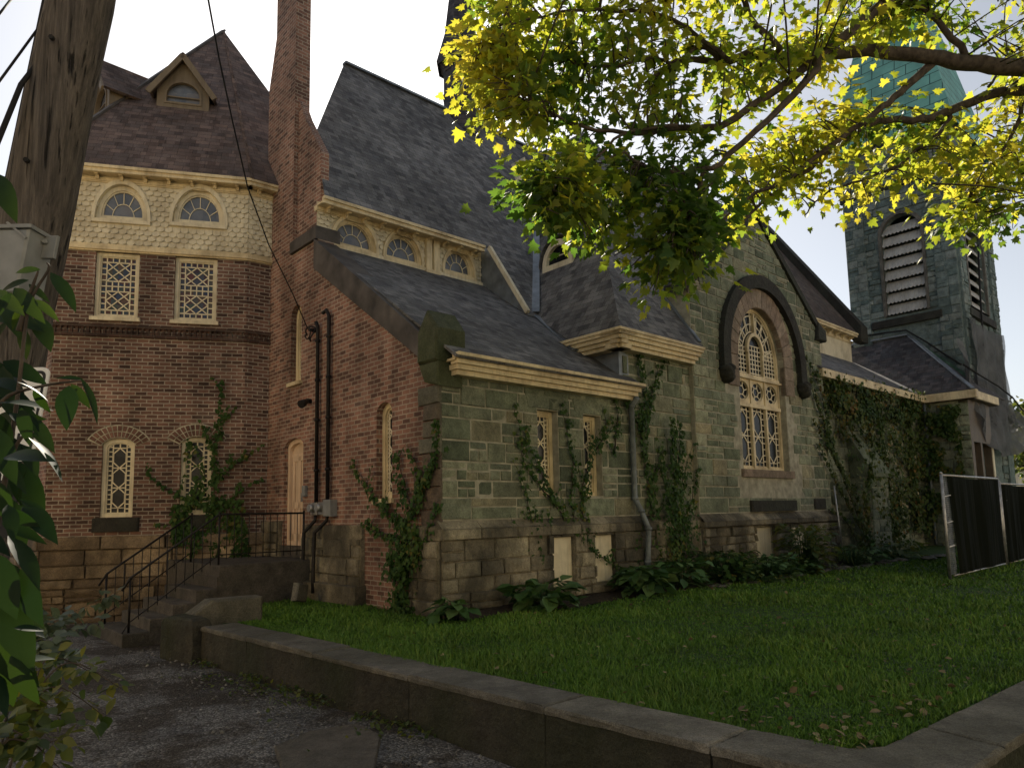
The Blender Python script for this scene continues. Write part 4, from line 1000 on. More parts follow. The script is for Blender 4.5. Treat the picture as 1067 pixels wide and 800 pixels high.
def lawn_weeds():
    k = 2600; a = -2.0+npr.rand(k)**1.4*15; b = -6.9+npr.rand(k)*6.2; sel = np.array([lkeep(x, y) and nz(x, y, 1.1, 7) > .02 for x, y in zip(a, b)]); a, b = a[sel], b[sel]; k = len(a)
    Pq = C+np.outer(a, U)+np.outer(b, V); Pq[:, 2] = [lz(x, y)+.02+.045*npr.rand() for x, y in zip(a, b)]
    kind(leafset('clover', B_['weed'], None, *OVAL, Pq, npr.randn(k, 3)*[1, 1, .2]+[0, 0, .1], npr.randn(k, 3)*.3+[0, 0, 1], .022+.03*npr.rand(k), npr.rand(k)*.9), 'stuff')
def leafset(name, mat, parent, tv, tf, P_, ax, up, size, tint=None):
    M_ = frames(np.array(ax, float), np.array(up, float))*np.array(size)[:, None, None]
    return bulk(name, mat, parent, tv, tf, M_, np.array(P_, float), np.array(tint if tint is not None else npr.rand(len(P_))))
OVAL = ([(0, 0, 0), (.28, .3, .05), (.30, .6, .03), (0, 1, -.12), (-.30, .6, .03), (-.28, .3, .05), (0, .45, -.03)], [(0, 1, 6), (1, 2, 6), (2, 3, 6), (3, 4, 6), (4, 5, 6), (5, 0, 6)])
IVY = ([(0, 0, 0), (.42, .05, .02), (.34, .42, .05), (0, 1, -.08), (-.34, .42, .05), (-.42, .05, .02), (0, .35, 0)], OVAL[1])
_mp = [(0, 0), (.18, -.02), (.42, -.10), (.36, .10), (.56, .30), (.36, .33), (.46, .60), (.24, .50), (.17, .62), (.15, .78), (0, 1.0)]
_mp = _mp + [(-x, y) for x, y in _mp[-2:0:-1]]
MAPLE = ([(x, y, -.16*abs(x)-.10*y*y) for x, y in _mp]+[(0, .3, .03)], [(i, (i+1) % len(_mp), len(_mp)) for i in range(len(_mp))])

lawn_weeds()
# fallen leaves, dirt and gravel
k = 260; q = npr.rand(k, 2); a = -2.0+q[:, 0]**1.3*14; b = -6.9+q[:, 1]*6.0
near = npr.rand(k) < .35; a = np.where(near, -1.9+npr.rand(k)**2*3.0, a); b = np.where(near, -6.9+npr.rand(k)**2*1.2, b)
Pq = C+np.outer(a, U)+np.outer(b, V); Pq[:, 2] = [lz(x, y)+.035+.03*npr.rand() for x, y in zip(a, b)]
kind(leafset('fallen_leaves', B_['dead'], None, *OVAL, Pq, npr.randn(k, 3)*[1, 1, .25], npr.randn(k, 3)*.4+[0, 0, 1], .04+.05*npr.rand(k)), 'stuff')
k = 2600; a = np.where(npr.rand(k) < .55, -3.0-npr.exponential(.45, k), -2.6-npr.rand(k)*6); b = -6.5+npr.rand(k)*10
Pq = C+np.outer(a, U)+np.outer(b, V); Pq[:, 2] = .005
sz = .007+.022*npr.rand(k)**3
GR = ([(1, 0, 0), (0, 1, 0), (-1, 0, 0), (0, -1, 0), (.2, .1, .7), (-.3, .2, .6)], [(0, 1, 4), (1, 2, 5), (1, 5, 4), (2, 3, 5), (3, 0, 4), (3, 4, 5)])
kind(leafset('gravel', m_stone('gravel stone', [(0., (.06, .055, .05)), (.7, (.14, .135, .125)), (1., (.30, .29, .27))], .2), None, *GR, Pq, npr.randn(k, 3)*[1, 1, .1], npr.randn(k, 3)*.2+[0, 0, 1], sz), 'stuff')
k = 1500; b = -6.8+npr.rand(k)*9; a = -2.95-.0+.055*(2-b)*.0-npr.exponential(.16, k)+.058*(2-b); a += .0
cl = np.array([nz(x*1.0, y, 1.6, 4) for x, y in zip(a, b)]); sel = cl > -.05; a, b = a[sel], b[sel]; k = len(a)
Pq = C+np.outer(a, U)+np.outer(b, V); Pq[:, 2] = .01+.07*npr.rand(k)
kind(leafset('path_weeds', B_['weed'], None, *OVAL, Pq, npr.randn(k, 3)*[1, 1, .5]+[0, 0, .2], npr.randn(k, 3)*.4+[0, 0, 1], .03+.04*npr.rand(k), npr.rand(k)*.8), 'stuff')

# ------------------------------------------------------------------ retaining wall, pier, steps, railings
def block(m, cs, z0, z1, ch=.03, t=.5, seed=0):
    g = random.Random(seed); c = sum(np.array(p, float) for p in cs)/len(cs); n = len(cs)
    # subdivided sides so that the edges can be slightly worn
    def ringp(z, k): return [np.array([*(np.array(p)+(c-np.array(p))/np.linalg.norm(c-np.array(p))*k), z]) for p in cs]
    sub = 10
    def dens(r):
        out = []
        for i in range(n):
            for j in range(sub):
                p = r[i]+(r[(i+1) % n]-r[i])*j/sub
                out.append(p+np.array([g.uniform(-1, 1), g.uniform(-1, 1), g.uniform(-1, 1)])*.004)
        return out
    L = [dens(ringp(z0, 0)), dens(ringp(z0+(z1-z0)*.5, -.004)), dens(ringp(z1-ch, 0)), dens(ringp(z1-ch*.3, ch*.5)), dens(ringp(z1, ch*1.4))]
    for a, b in zip(L, L[1:]):
        for i in range(len(a)):
            j = (i+1) % len(a); m.face([a[i], a[j], b[j], b[i]], t)
    m.face(L[-1], t)
rw = thing('retaining_wall', W(-2.6, -2, 0), 'low mossy concrete retaining wall with a turned corner holding up the lawn', 'retaining wall')  # pale coping on dark body: light top and shaded front put into colours
fu = lambda v: -2.95+.058*(2-v)
vj = [1.75, .35, -1.3, -3.05, -4.78, -6.2]
def uvp(a, b): return W(a, b, 0)[:2]
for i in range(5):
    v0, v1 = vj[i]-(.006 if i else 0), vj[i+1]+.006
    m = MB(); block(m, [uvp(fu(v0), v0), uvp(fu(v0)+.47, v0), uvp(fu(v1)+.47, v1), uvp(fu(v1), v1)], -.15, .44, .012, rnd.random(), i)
    wb_ = add('wall_block', m, 'shadedmoss', rw); m = MB(); block(m, [uvp(fu(v0)-.012, v0), uvp(fu(v0)+.48, v0), uvp(fu(v1)+.48, v1), uvp(fu(v1)-.012, v1)], .441, .5+.008*math.sin(i*2.3), .018, rnd.random(), i+60); add('coping', m, 'conc', wb_)
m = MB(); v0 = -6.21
block(m, [uvp(fu(v0), v0), uvp(fu(v0)+.47, v0), uvp(-1.97, -6.85), uvp(-1.75, -7.02), uvp(-1.15, -7.05), uvp(-1.25, -7.50), uvp(-2.15, -7.48), uvp(-2.36, -7.35)], -.15, .44, .012, .4, 9); wb_ = add('wall_block', m, 'shadedmoss', rw, 'corner block of the retaining wall'); m = MB(); block(m, [uvp(fu(v0)-.012, v0), uvp(fu(v0)+.48, v0), uvp(-1.96, -6.84), uvp(-1.74, -7.01), uvp(-1.15, -7.04), uvp(-1.25, -7.515), uvp(-2.155, -7.495), uvp(-2.375, -7.36)], .441, .5, .018, .4, 69); add('coping', m, 'conc', wb_)
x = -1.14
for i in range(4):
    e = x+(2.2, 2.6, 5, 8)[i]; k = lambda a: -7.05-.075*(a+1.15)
    m = MB(); block(m, [uvp(x, k(x)), uvp(e, k(e)), uvp(e, k(e)-.44), uvp(x-.1*(i == 0), k(x)-.45)], -.15, .44, .012, rnd.random(), 20+i); wb_ = add('wall_block', m, 'shadedmoss', rw); m = MB(); block(m, [uvp(x, k(x)+.012), uvp(e, k(e)+.012), uvp(e, k(e)-.452), uvp(x-.1*(i == 0), k(x)-.462)], .441, .5+.008*i, .018, rnd.random(), 80+i); add('coping', m, 'conc', wb_); x = e+.012
sl_ = [gz(x, y, .03)[:2] for x, y in ((296, 806), (286, 776), (322, 760), (372, 752), (398, 764), (388, 806))]
m = MB(); block(m, sl_, -.05, .026, .015, .6, 77); o = m.build('paving_slab', B_['step']); tag(o, 'broken flat concrete slab set in the gravel path', 'paving slab')
pier = thing('stone_pier', W(-2.8, 2.2, 0), 'worn stone block and slanted slab ending the retaining wall beside the steps', 'stone pier')
m = MB(); block(m, [uvp(-3.22, 2.62), uvp(-2.86, 2.72), uvp(-2.78, 1.80), uvp(-3.05, 1.78)], -.1, .60, .10, .4, 31); add('pier_block', m, 'shadedmoss', pier)
m = MB()
fp = Fr(W(-2.95, 2.42, 0), (W(-1.95, 1.98, 0)-W(-2.95, 2.42, 0))/np.linalg.norm(W(-1.95, 1.98, 0)-W(-2.95, 2.42, 0)), -V)
m.prism(fp, [(.0, .2), (1.08, .2), (1.08, .82), (.36, .80), (.02, .55)], -.28, .05, .5, .03, .01); add('pier_slab', m, 'conc', pier)
st = thing('stone_steps', W(-2, 4.8, 0), 'flight of five dark stone steps rising to the landing at the side door', 'steps')
ed = [-3.40, -3.00, -2.65, -2.28, -1.93]
for i, e in enumerate(ed):
    m = MB(); nx = ed[i+1]+.08 if i < 4 else -1.6
    block(m, [uvp(e, 3.98), uvp(nx, 3.98), uvp(nx, 5.70), uvp(e, 5.70)], -.1 if i < 2 else .2*i-.25, .2*(i+1), .02, rnd.random(), 40+i); add('step', m, 'step', st)
m = MB(); block(m, [uvp(-1.90, 3.95), uvp(.05, 4.1), uvp(.05, 6.9), uvp(-1.90, 6.9)], -.1, 1.2, .02, .2, 50); add('landing', m, 'step', st)
def railing(label, path, posts, bal):
    t_ = thing('iron_railing', path[0], label, 'railing')
    for p, z0, h in posts:
        m = MB(); m.tube([p+Z*z0, p+Z*(z0+h)], .019, 8); m.tube([p+Z*(z0+h), p+Z*(z0+h+.03)], [.026, .01], 8); add('post', m, 'iron', t_)
    for lo, nm in ((0, 'handrail'), (-.72, 'bottom_rail')):
        m = MB(); m.tube([p+Z*lo for p in path], .019 if lo == 0 else .011, 8); add(nm, m, 'iron', t_)
    for p, z0, z1 in bal:
        m = MB(); m.tube([p+Z*z0, p+Z*z1], .0075, 6); add('baluster', m, 'iron', t_)
    return t_
def slope_rail(label, v, ub, ut_, land=None):
    a, b = W(ub, v, .2), W(ut_, v, 1.2); path = [a+Z*.80-U*.12-Z*.12, a+Z*.88, b+Z*.90]; posts = [(W(ub, v, 0), .2, .86), (W(ut_, v, 0), 1.2, .92)]; bal = []
    for i in range(1, 10):
        f = i/10; p = a+(b-a)*f; bal.append((np.array([p[0], p[1], 0]), p[2]+.1, p[2]+.88+.02*f))
    if land is not None:
        path.append(W(land, v+.05, 2.1)); posts.append((W(land, v+.05, 0), 1.2, .92)); L = land-ut_
        k = int(L/.13)
        for i in range(1, k): bal.append((W(ut_+L*i/k, v+.05*i/k, 0), 1.3, 2.1))
    return railing(label, path, posts, bal)
slope_rail('near black iron railing running up the steps and along the landing edge', 4.12, -3.28, -1.86, -.22)
slope_rail('far black iron railing on the tower side of the steps', 5.58, -3.30, -1.86)
sb = thing('stone_slab', W(-.55, 3.6, .5), 'small dark slab leaning on rubble below the landing', 'slab')
m = MB(); fq = Fr(W(-.85, 3.15, 0), (U*.8+V*.6), (U*.6-V*.8)); m.prism(fq, [(0, .55), (.42, .48), (.50, .78), (.10, .86)], -.1, 0, .3, .02, .01); add('slab', m, 'conc', sb)

# ------------------------------------------------------------------ fittings on the brick wall
em = thing('electric_meter', FB.pt(3.8, 2.1, .05), 'grey twin electric meter box with two black conduits on the brick wall', 'electric meter')
m = MB(); m.box(FB, 3.25, 3.52, 2.02, 2.34, 0, .16, 0, .015); add('cabinet', m, 'box', em)
for s in (3.72, 4.02): m = MB(); m.box(FB, s-.12, s+.12, 2.06, 2.30, 0, .10, 0, .01); m.tube([FB.pt(s, 2.19, .09), FB.pt(s, 2.19, .2)], [.085, .075], 14); add('meter', m, 'galv', em)
for s, z1 in ((3.96, 5.92), (3.50, 6.04)):
    m = MB(); zz_ = 2.3
    pts = [FB.pt(s, zz_, .07), FB.pt(s, z1-.12, .07), FB.pt(s, z1, .12)] if s > 3.7 else [FB.pt(s, zz_, .07), FB.pt(s, z1-.1, .07), FB.pt(s+.05, z1+.02, .1), FB.pt(s+.16, z1-.02, .12)]
    m.tube(pts, .038, 10)
    for z in (2.9, 3.9, 4.7, 5.5): m.tube([FB.pt(s, z, .07), FB.pt(s, z+.05, .07)], .055, 10)
    add('conduit', m, 'iron', em)
for s, k in ((3.98, .18), (3.50, .22)):
    m = MB(); m.tube([FB.pt(s, 2.05, .07), FB.pt(s, 1.95, .08), FB.pt(s+k, 1.72, .22), FB.pt(s+k, .95, .24), FB.pt(s+k-.08, .6, .28)], .035, 10); add('conduit', m, 'iron', em)
wb = thing('insulator_bracket', FB.pt(4.2, 5.85, 0), 'round wire bracket where the service cable meets the brick wall', 'wire bracket')
m = MB(); c0 = FB.pt(4.22, 5.72, .10); rr_ = .15
m.tube([c0+FB.D*rr_*math.cos(t)+Z*rr_*math.sin(t)+FB.N*.05*math.sin(2*t) for t in np.linspace(0, 2*math.pi*.96, 22)], .016, 6); m.tube([c0+FB.D*.11*math.cos(t)+Z*.12*math.sin(t)+FB.N*.06 for t in np.linspace(.5, 2*math.pi, 18)], .013, 6); m.tube([FB.pt(4.22, 5.8, 0), FB.pt(4.22, 5.8, .14)], [.05, .03], 8); add('coil', m, 'iron', wb)
wl = thing('wall_lamp', FB.pt(4.6, 4.6, 0), 'small dark floodlight on the brick wall above the door', 'wall lamp')
sL, zL = FB.hit(324, 418); m = MB(); m.tube([FB.pt(sL, zL, 0), FB.pt(sL, zL, .1)], .05, 10); add('base', m, 'iron', wl)
m = MB(); m.tube([FB.pt(sL-.02, zL, .08), FB.pt(sL-.05, zL-.05, .17), FB.pt(sL-.08, zL-.10, .26)], [.04, .07, .085], 12); add('lamp_head', m, 'iron', wl)
db = thing('switch_box', FB.pt(4.5, 2.7, 0), 'tiny grey switch box right of the peach door', 'switch box'); sL, zL = FB.hit(319, 511); m = MB(); m.box(FB, sL-.06, sL+.06, zL-.12, zL+.1, 0, .07, 0, .01); add('cover', m, 'box', db)

# wires
def wire(label, pts, r):
    t_ = thing('overhead_wire', pts[0], label, 'wire'); m = MB(); m.tube(pts, r, 6); add('cable', m, 'rope', t_); return t_
px = [(209, -45), (217, 0), (228, 60), (243, 130), (258, 195), (280, 255), (305, 306)]
e = FB.pt(4.26, 5.82, .14); d1 = e[1]; n_ = len(px)
wire('thin black service cable sagging down to the brick wall bracket', [at(x, y, 6.2+(d1-6.2)*(i/n_)**1.15) for i, (x, y) in enumerate(px)]+[e], .011)
wire('upper of the thin wires left of the utility pole', [at(16, -6, 4.6), at(0, 14, 4.4), at(-60, 90, 4.0)], .008)
wire('thin wire slanting from the pole past its top left edge', [at(60, 2, 4.5), at(52, 13, 4.4), at(0, 84, 4.0), at(-50, 150, 3.7)], .008)
wire('thick black cable bowing out left of the utility pole', [at(62, 5, 4.4), at(50, 36, 4.3), at(36, 70, 4.15), at(22, 88, 4.1), at(0, 142, 3.95), at(-30, 215, 3.8)], .016)
wire('short wire leaving the right edge of the pole top', [at(108, 14, 4.5), at(121, -6, 4.6), at(150, -60, 4.8)], .010)

# ------------------------------------------------------------------ utility pole with box and signs
PB = np.array([-3.56, 4.3, -.1]); PT = np.array([-2.40, 4.3, 8.2])
up = thing('utility_pole', PB, 'weathered leaning wooden utility pole at the left edge', 'utility pole')
m = MB(); K = 24
m.tube([PB+(PT-PB)*i/K+np.array([.006*math.sin(i*1.7), .006*math.cos(i*2.3), 0]) for i in range(K+1)], [.212-.036*i/K for i in range(K+1)], 28); add('shaft', m, 'pole', up)
pa = lambda z: PB+(PT-PB)*(z-PB[2])/(PT[2]-PB[2])
m = MB()
for z in (3.2, 4.1, 4.9, 5.5): p = pa(z); m.tube([p+np.array([-.215, -.02, -.04]), p+np.array([-.24, -.02, -.04])], .014, 6); m.tube([p+np.array([.05, -.21, .1]), p+np.array([.05, -.235, .1])], .016, 6)
m.tube([pa(z)+np.array([-.235, .0, 0]) for z in (0, 3, 5, 6.5)], .018, 8); add('ground_wire', m, 'rope', up)
LU = (PT-PB)/np.linalg.norm(PT-PB)
class Fl(Fr):                                   # frame that leans with the pole
    def pt(s, a, z, d=0.): return s.O+s.D*a+LU*z+s.N*d
ub = thing('utility_box', pa(3.6)+np.array([-.2, -.25, 0]), 'grey steel utility box bolted to the wooden pole', 'utility box')
fx = Fl((0, 0), (1, 0, 0), (0, -1, 0)); fx.O = at(0, 300, 4.0)
sc_ = 4.0/F
m = MB(); m.box(fx, -.34, 27*sc_, -.05, 62*sc_, -.16, .06, 0, .012); add('cabinet', m, 'box', ub)
m = MB(); m.box(fx, -.35, 30*sc_, 62*sc_, 66*sc_, -.17, .075, 0, .006); m.bar(fx.pt(2*sc_, 69*sc_, .06), fx.pt(28*sc_, 50*sc_, .075), .012, .012, fx.N); add('lid', m, 'box', ub)
m = MB(); m.box(fx, 10*sc_, 41*sc_, 38*sc_, 64*sc_, -.10, -.075, 0, .004); m.tube([fx.pt(30*sc_, 56*sc_, -.08), fx.pt(30*sc_, 56*sc_, -.05)], .013, 8); add('mounting_plate', m, 'box', ub)
fx2 = Fl((0, 0), (1, 0, 0), (0, -1, 0)); fx2.O = at(50, 386, 3.95)
def rrect(a0, a1, z0, z1, r, n=5):
    out = []
    for cx, cz, t0 in ((a1-r, z1-r, 0), (a0+r, z1-r, 90), (a0+r, z0+r, 180), (a1-r, z0+r, 270)):
        for i in range(n+1): t = R(t0+90*i/n); out.append((cx+r*math.cos(t), cz+r*math.sin(t)))
    return out
s1 = thing('street_sign', at(20, 430, 3.95), 'white street sign with a black border half hidden by leaves on the pole', 'sign')
H1_ = .52
m = MB(); m.prism(fx2, rrect(-.44, .01, -H1_, .02, .045), -.012, 0); add('sign_plate', m, 'white', s1)
m = MB(); ring(m, fx2, rrect(-.42, -.006, -H1_+.02, .0, .035), rrect(-.405, -.021, -H1_+.035, -.015, .028), -.002, .002); add('sign_border', m, 'black', s1)
m = MB()
for a0, a1, z0, z1 in ((-.30, -.262, -.10, -.03), (-.165, -.15, -.105, -.045), (-.27, -.15, -.105, -.09)): m.box(fx2, a0, a1, z0, z1, -.002, .003)
for a in (-.255, -.215, -.13, -.10): m.box(fx2, a, a+.014, -.45, -.36, -.002, .003)
m.box(fx2, -.40, -.03, -.468, -.456, -.002, .003); add('sign_marks', m, 'black', s1)
s2 = thing('street_sign', at(20, 520, 3.95), 'black sign with white lettering under the white street sign', 'sign')
m = MB(); m.prism(fx2, rrect(-.50, -.035, -.95, -H1_-.02, .02), -.012, 0); add('sign_plate', m, 'black', s2)
def text(body, size, fr, a, z, mat, par, name='lettering'):
    c = bpy.data.curves.new(name, 'FONT'); c.body = body; c.size = size; c.extrude = .001; c.offset = size*.02
    o = bpy.data.objects.new('tmp', c); COL.objects.link(o); bpy.context.view_layer.update()
    me = bpy.data.meshes.new_from_object(o); bpy.data.objects.remove(o)
    k = bpy.data.objects.new(name, me); me.materials.append(mat); COL.objects.link(k); k.parent = par
    p = fr.pt(a, z, .004)-base_of(par); zx = np.cross(fr.D, LU)
    k.matrix_local = Matrix(((fr.D[0], LU[0], zx[0], p[0]), (fr.D[1], LU[1], zx[1], p[1]), (fr.D[2], LU[2], zx[2], p[2]), (0, 0, 0, 1))); return k
text('EY', .085, fx2, -.20, -.62, B_['white'], s2)

# ------------------------------------------------------------------ climbing plants
def ivy(label, fr, paths, leaf='ivy', size=.075, group=None, d0=.05, fills=(), name='climbing_ivy', dens=1.):
    p0 = paths[0][0][0] if paths else fills[0][0][0]
    s0, z0 = fr.hit(*p0, d0); t_ = thing(name, fr.pt(s0, max(z0, .3), d0), label, 'ivy', group)
    m = MB(); LP, LA, LU_ = [], [], []
    for pts, w, k in paths:
        q = [fr.hit(x, y, d0) for x, y in pts]; fine = []
        for (a, b), (c, e) in zip(q, q[1:]):
            L = math.hypot(c-a, e-b); n = max(2, int(L/.12))
            for i in range(n): f = i/n; fine.append((a+(c-a)*f+rnd.uniform(-.03, .03), b+(e-b)*f+rnd.uniform(-.02, .02)))
        fine.append(q[-1]); N_ = len(fine)
        m.tube([fr.pt(a, b, d0+.005*math.sin(i)) for i, (a, b) in enumerate(fine)], [max(.004, .018*(1-i/N_)) for i in range(N_)], 5)
        for i, (a, b) in enumerate(fine):
            f = i/max(1, N_-1); ww = w*(1-.75*f)
            for _ in range(int(k*1.3*dens*(1-.4*f))):
                LP.append(fr.pt(a+rnd.gauss(0, ww*.5), b+rnd.gauss(0, ww*.5), d0+abs(rnd.gauss(0, .05))+.01))
            if rnd.random() < .35:                         # side runner
                th = rnd.uniform(-2.4, 2.4)/2+math.pi/2; L = rnd.uniform(.15, .45)*(1 if w < .2 else 1.2)
                e2 = (a+L*math.cos(th), b+L*math.sin(th)); m.tube([fr.pt(a, b, d0), fr.pt((a+e2[0])/2+.02, (b+e2[1])/2, d0), fr.pt(*e2, d0)], [.006, .004, .002], 4)
                for j in range(int(8*dens)):
                    f2 = rnd.random(); LP.append(fr.pt(a+(e2[0]-a)*f2+rnd.gauss(0, .03), b+(e2[1]-b)*f2+rnd.gauss(0, .03), d0+.02+abs(rnd.gauss(0, .02))))
    for poly, cnt, thick in fills:
        q = [fr.hit(x, y, d0) for x, y in poly]; xs = [p[0] for p in q]; zs = [p[1] for p in q]; k = 0; tries = 0
        def inside(a, b):
            r = False
            for i in range(len(q)):
                (x1, y1), (x2, y2) = q[i], q[i-1]
                if (y1 > b) != (y2 > b) and a < (x2-x1)*(b-y1)/(y2-y1)+x1: r = not r
            return r
        while k < cnt and tries < cnt*20:
            tries += 1; a, b = rnd.uniform(min(xs), max(xs)), rnd.uniform(min(zs), max(zs))
            if inside(a, b) and nz(a, b, 1.7, 3)+.35*nz(a, b, 5, 1) > -.06-rnd.random()*.16:
                LP.append(fr.pt(a, b, d0+abs(rnd.gauss(0, thick))+.25*thick*max(0, nz(a, b, 2.5, 8)))); k += 1
    if m.v: add('stem', m, 'bark', t_)
    n = len(LP); LP = np.array(LP); D_ = fr.D; N_ = fr.N
    ax = -Z[None, :]*1.0+np.outer(npr.randn(n)*.7, D_)+np.outer(npr.randn(n)*.25+.25, N_); upv = np.outer(np.ones(n), N_)+npr.randn(n, 3)*.45
    tn = np.array([MN.noise(Vector(p*1.3)) for p in LP])*.5+.4+npr.randn(n)*.22
    leafset('leaves', B_[leaf], t_, *IVY, LP, ax, upv, size*1.1*(.6+.7*npr.rand(n)), np.clip(tn, 0, 1)); return t_
ivy('dark ivy spreading over the right lower tower window', FT, [
    ([(226, 588), (222, 530), (224, 470), (230, 425), (232, 398)], .16, 9), ([(222, 530), (195, 522), (172, 508), (155, 494)], .10, 7), ([(222, 505), (245, 482), (274, 463)], .08, 6),
    ([(222, 540), (250, 512), (272, 498)], .08, 6), ([(218, 560), (190, 548), (165, 545)], .14, 8), ([(224, 470), (208, 438)], .07, 5), ([(228, 440), (246, 424)], .06, 5)],
    fills=[([(182, 525), (255, 520), (262, 592), (176, 592)], 1100, .10), ([(195, 455), (212, 470), (215, 545), (190, 540)], 160, .05)], size=.075)
ivy('bushy ivy climbing the corner of the brick side wall', FB, [
    ([(420, 642), (421, 590), (426, 545), (444, 505), (455, 470), (457, 440)], .26, 18), ([(426, 548), (402, 532), (382, 505), (370, 485)], .12, 9), ([(424, 560), (400, 556), (380, 545)], .10, 7),
    ([(430, 535), (420, 500), (413, 472)], .09, 8), ([(436, 520), (440, 492), (428, 474)], .09, 8), ([(440, 515), (452, 490), (456, 478)], .08, 7), ([(430, 600), (445, 560), (457, 530)], .08, 7)],
    fills=[([(408, 560), (440, 545), (444, 600), (436, 640), (414, 640)], 900, .12)], size=.07)
ivy('forked ivy stems around the two narrow stone wall windows', FS, [
    ([(616, 572), (592, 548), (575, 520), (560, 482), (546, 452), (536, 430)], .10, 7), ([(604, 560), (595, 522), (598, 482), (590, 445), (584, 420)], .12, 9), ([(608, 560), (606, 505), (618, 462), (632, 440)], .10, 8),
    ([(562, 584), (557, 548), (548, 520), (541, 490)], .05, 5), ([(575, 545), (552, 552), (536, 556)], .05, 4), ([(575, 522), (552, 492), (538, 462)], .07, 5), ([(616, 572), (640, 590)], .1, 7), ([(620, 470), (640, 440)], .06, 5), ([(640, 470), (645, 430), (636, 410)], .08, 6)], size=.065)
ivy('thick ivy column beside the blue grey downpipe', FS, [
    ([(686, 582), (676, 510), (668, 450), (672, 412), (664, 372)], .24, 14), ([(668, 452), (680, 405), (690, 376)], .16, 10), ([(664, 440), (650, 415), (640, 398)], .16, 10), ([(676, 510), (690, 470)], .1, 7), ([(672, 540), (660, 560), (664, 590)], .15, 9)], size=.07)
ivy('dense upright ivy tuft left of the great window', FG, [
    ([(706, 592), (704, 545), (702, 500), (700, 452), (699, 438)], .36, 26), ([(708, 520), (716, 480), (722, 462)], .12, 8), ([(698, 525), (689, 490), (684, 468)], .14, 9), ([(710, 545), (722, 520), (724, 490)], .1, 8), ([(704, 500), (709, 462), (707, 442)], .12, 9)],
    fills=[([(690, 510), (716, 505), (722, 590), (690, 592)], 500, .12)], size=.07)
ivy('long ivy runners fanning over the wall right of the great window', FG, [
    ([(908, 572), (885, 515), (866, 468), (852, 425), (844, 396)], .14, 8), ([(902, 560), (872, 505), (850, 462)], .08, 6), ([(892, 520), (870, 480), (846, 436)], .08, 6), ([(866, 468), (858, 420), (850, 392), (838, 372)], .16, 10), ([(900, 575), (880, 540), (862, 530)], .06, 5)], leaf='ivyrust', size=.085, d0=.08)
ivy('rust and green ivy blanket hiding the aisle wall', FI, [([(930, 560), (922, 500), (915, 440), (905, 400)], .4, 20), ([(955, 545), (948, 480), (945, 420)], .4, 18)], leaf='ivyrust', size=.11, d0=.10,
    fills=[([(848, 388), (905, 396), (962, 410), (964, 440), (900, 438), (860, 420)], 2900, .16), ([(858, 415), (905, 420), (912, 470), (905, 520), (880, 470)], 900, .12), ([(925, 425), (964, 425), (968, 560), (930, 545), (918, 480)], 2100, .15), ([(905, 520), (930, 500), (945, 565), (915, 575)], 700, .15)])
ivy('ivy trailing over the capped buttress', vfr(-.62), [([(905, 575), (900, 520), (908, 470), (903, 440)], .2, 10)], leaf='ivyrust', size=.1, d0=.06, fills=[([(890, 430), (930, 440), (935, 500), (925, 560), (893, 575)], 420, .1)])
ivy('ivy hanging on the vestibule side wall', FVl, [], leaf='ivyrust', size=.11, d0=.08, fills=[([(966, 425), (1000, 420), (1005, 500), (972, 545)], 1300, .15)], )

# ------------------------------------------------------------------ plants in the bed
def radial(name, label, cat, pos, leaf, n, L, droop, tv, w=1., stem=True, group=None, spread=.5, up0=.5):
    t_ = thing(name, pos, label, cat, group); P_, ax, upv = [], [], []; m = MB()
    for i in range(n):
        th = rnd.uniform(0, 2*math.pi); r = spread*math.sqrt(rnd.random()); h = L*rnd.uniform(.1, 1.0)*up0
        p = pos+np.array([math.cos(th)*r, math.sin(th)*r, h]); P_.append(p)
        el = rnd.uniform(-droop, .5); ax.append([math.cos(th+rnd.gauss(0, .4)), math.sin(th+rnd.gauss(0, .4)), el]); upv.append([rnd.gauss(0, .3), rnd.gauss(0, .3), 1])
        if stem and i % 2 == 0: m.tube([pos+np.array([math.cos(th)*r*.3, math.sin(th)*r*.3, -.02]), (pos+p)/2+np.array([0, 0, h*.35]), p], [.006, .005, .003], 4)
    if stem: add('stem', m, 'hosta', t_)
    leafset('leaves', B_[leaf], t_, *tv, P_, ax, upv, L*(.45+.4*npr.rand(n))*w); return t_
gp = lambda u, v: W(u, v, lz(u, v)+.02)
radial('hosta', 'broad dark hosta clump below the boarded basement opening', 'plant', gp(1.55, -.62), 'hosta', 95, .50, .7, OVAL, spread=.42, up0=.9)
radial('hosta', 'second hosta clump beside the base of the downpipe', 'plant', gp(4.1, -.70), 'hosta', 95, .50, .7, OVAL, spread=.40, up0=1.)
radial('hosta', 'pale green leafy plant at the foot of the brick corner', 'plant', gp(-.05, -.34), 'hosta', 34, .40, .6, OVAL, spread=.24, up0=.7)
radial('bed_plant', 'low leafy plant at the foot of the thick ivy column', 'plant', gp(5.4, -.6), 'hosta', 130, .34, .6, OVAL, spread=.5, up0=1.6)
radial('bed_plant', 'dark leafy mound under the dense ivy tuft', 'plant', gp(6.9, -.75), 'ivy', 420, .22, .6, OVAL, spread=.7, up0=3.0)
radial('bed_plant', 'leafy mound in the middle of the bed before the mossy base', 'plant', gp(8.2, -.85), 'hosta', 330, .22, .6, OVAL, spread=.8, up0=2.2)
radial('bed_plant', 'small green plant below the stone basement vent', 'plant', gp(9.4, -.9), 'hosta', 200, .22, .6, OVAL, spread=.7, up0=1.6)
radial('bed_plant', 'ragged weeds at the left end of the stone border', 'plant', gp(7.4, -1.2), 'weed', 60, .16, .6, OVAL, spread=.6, up0=1.)
radial('yellow_shrub', 'arching yellow green shrub below the great window', 'shrub', gp(9.9, -1.05), 'weed', 420, .26, .8, OVAL, spread=.62, up0=4.4)
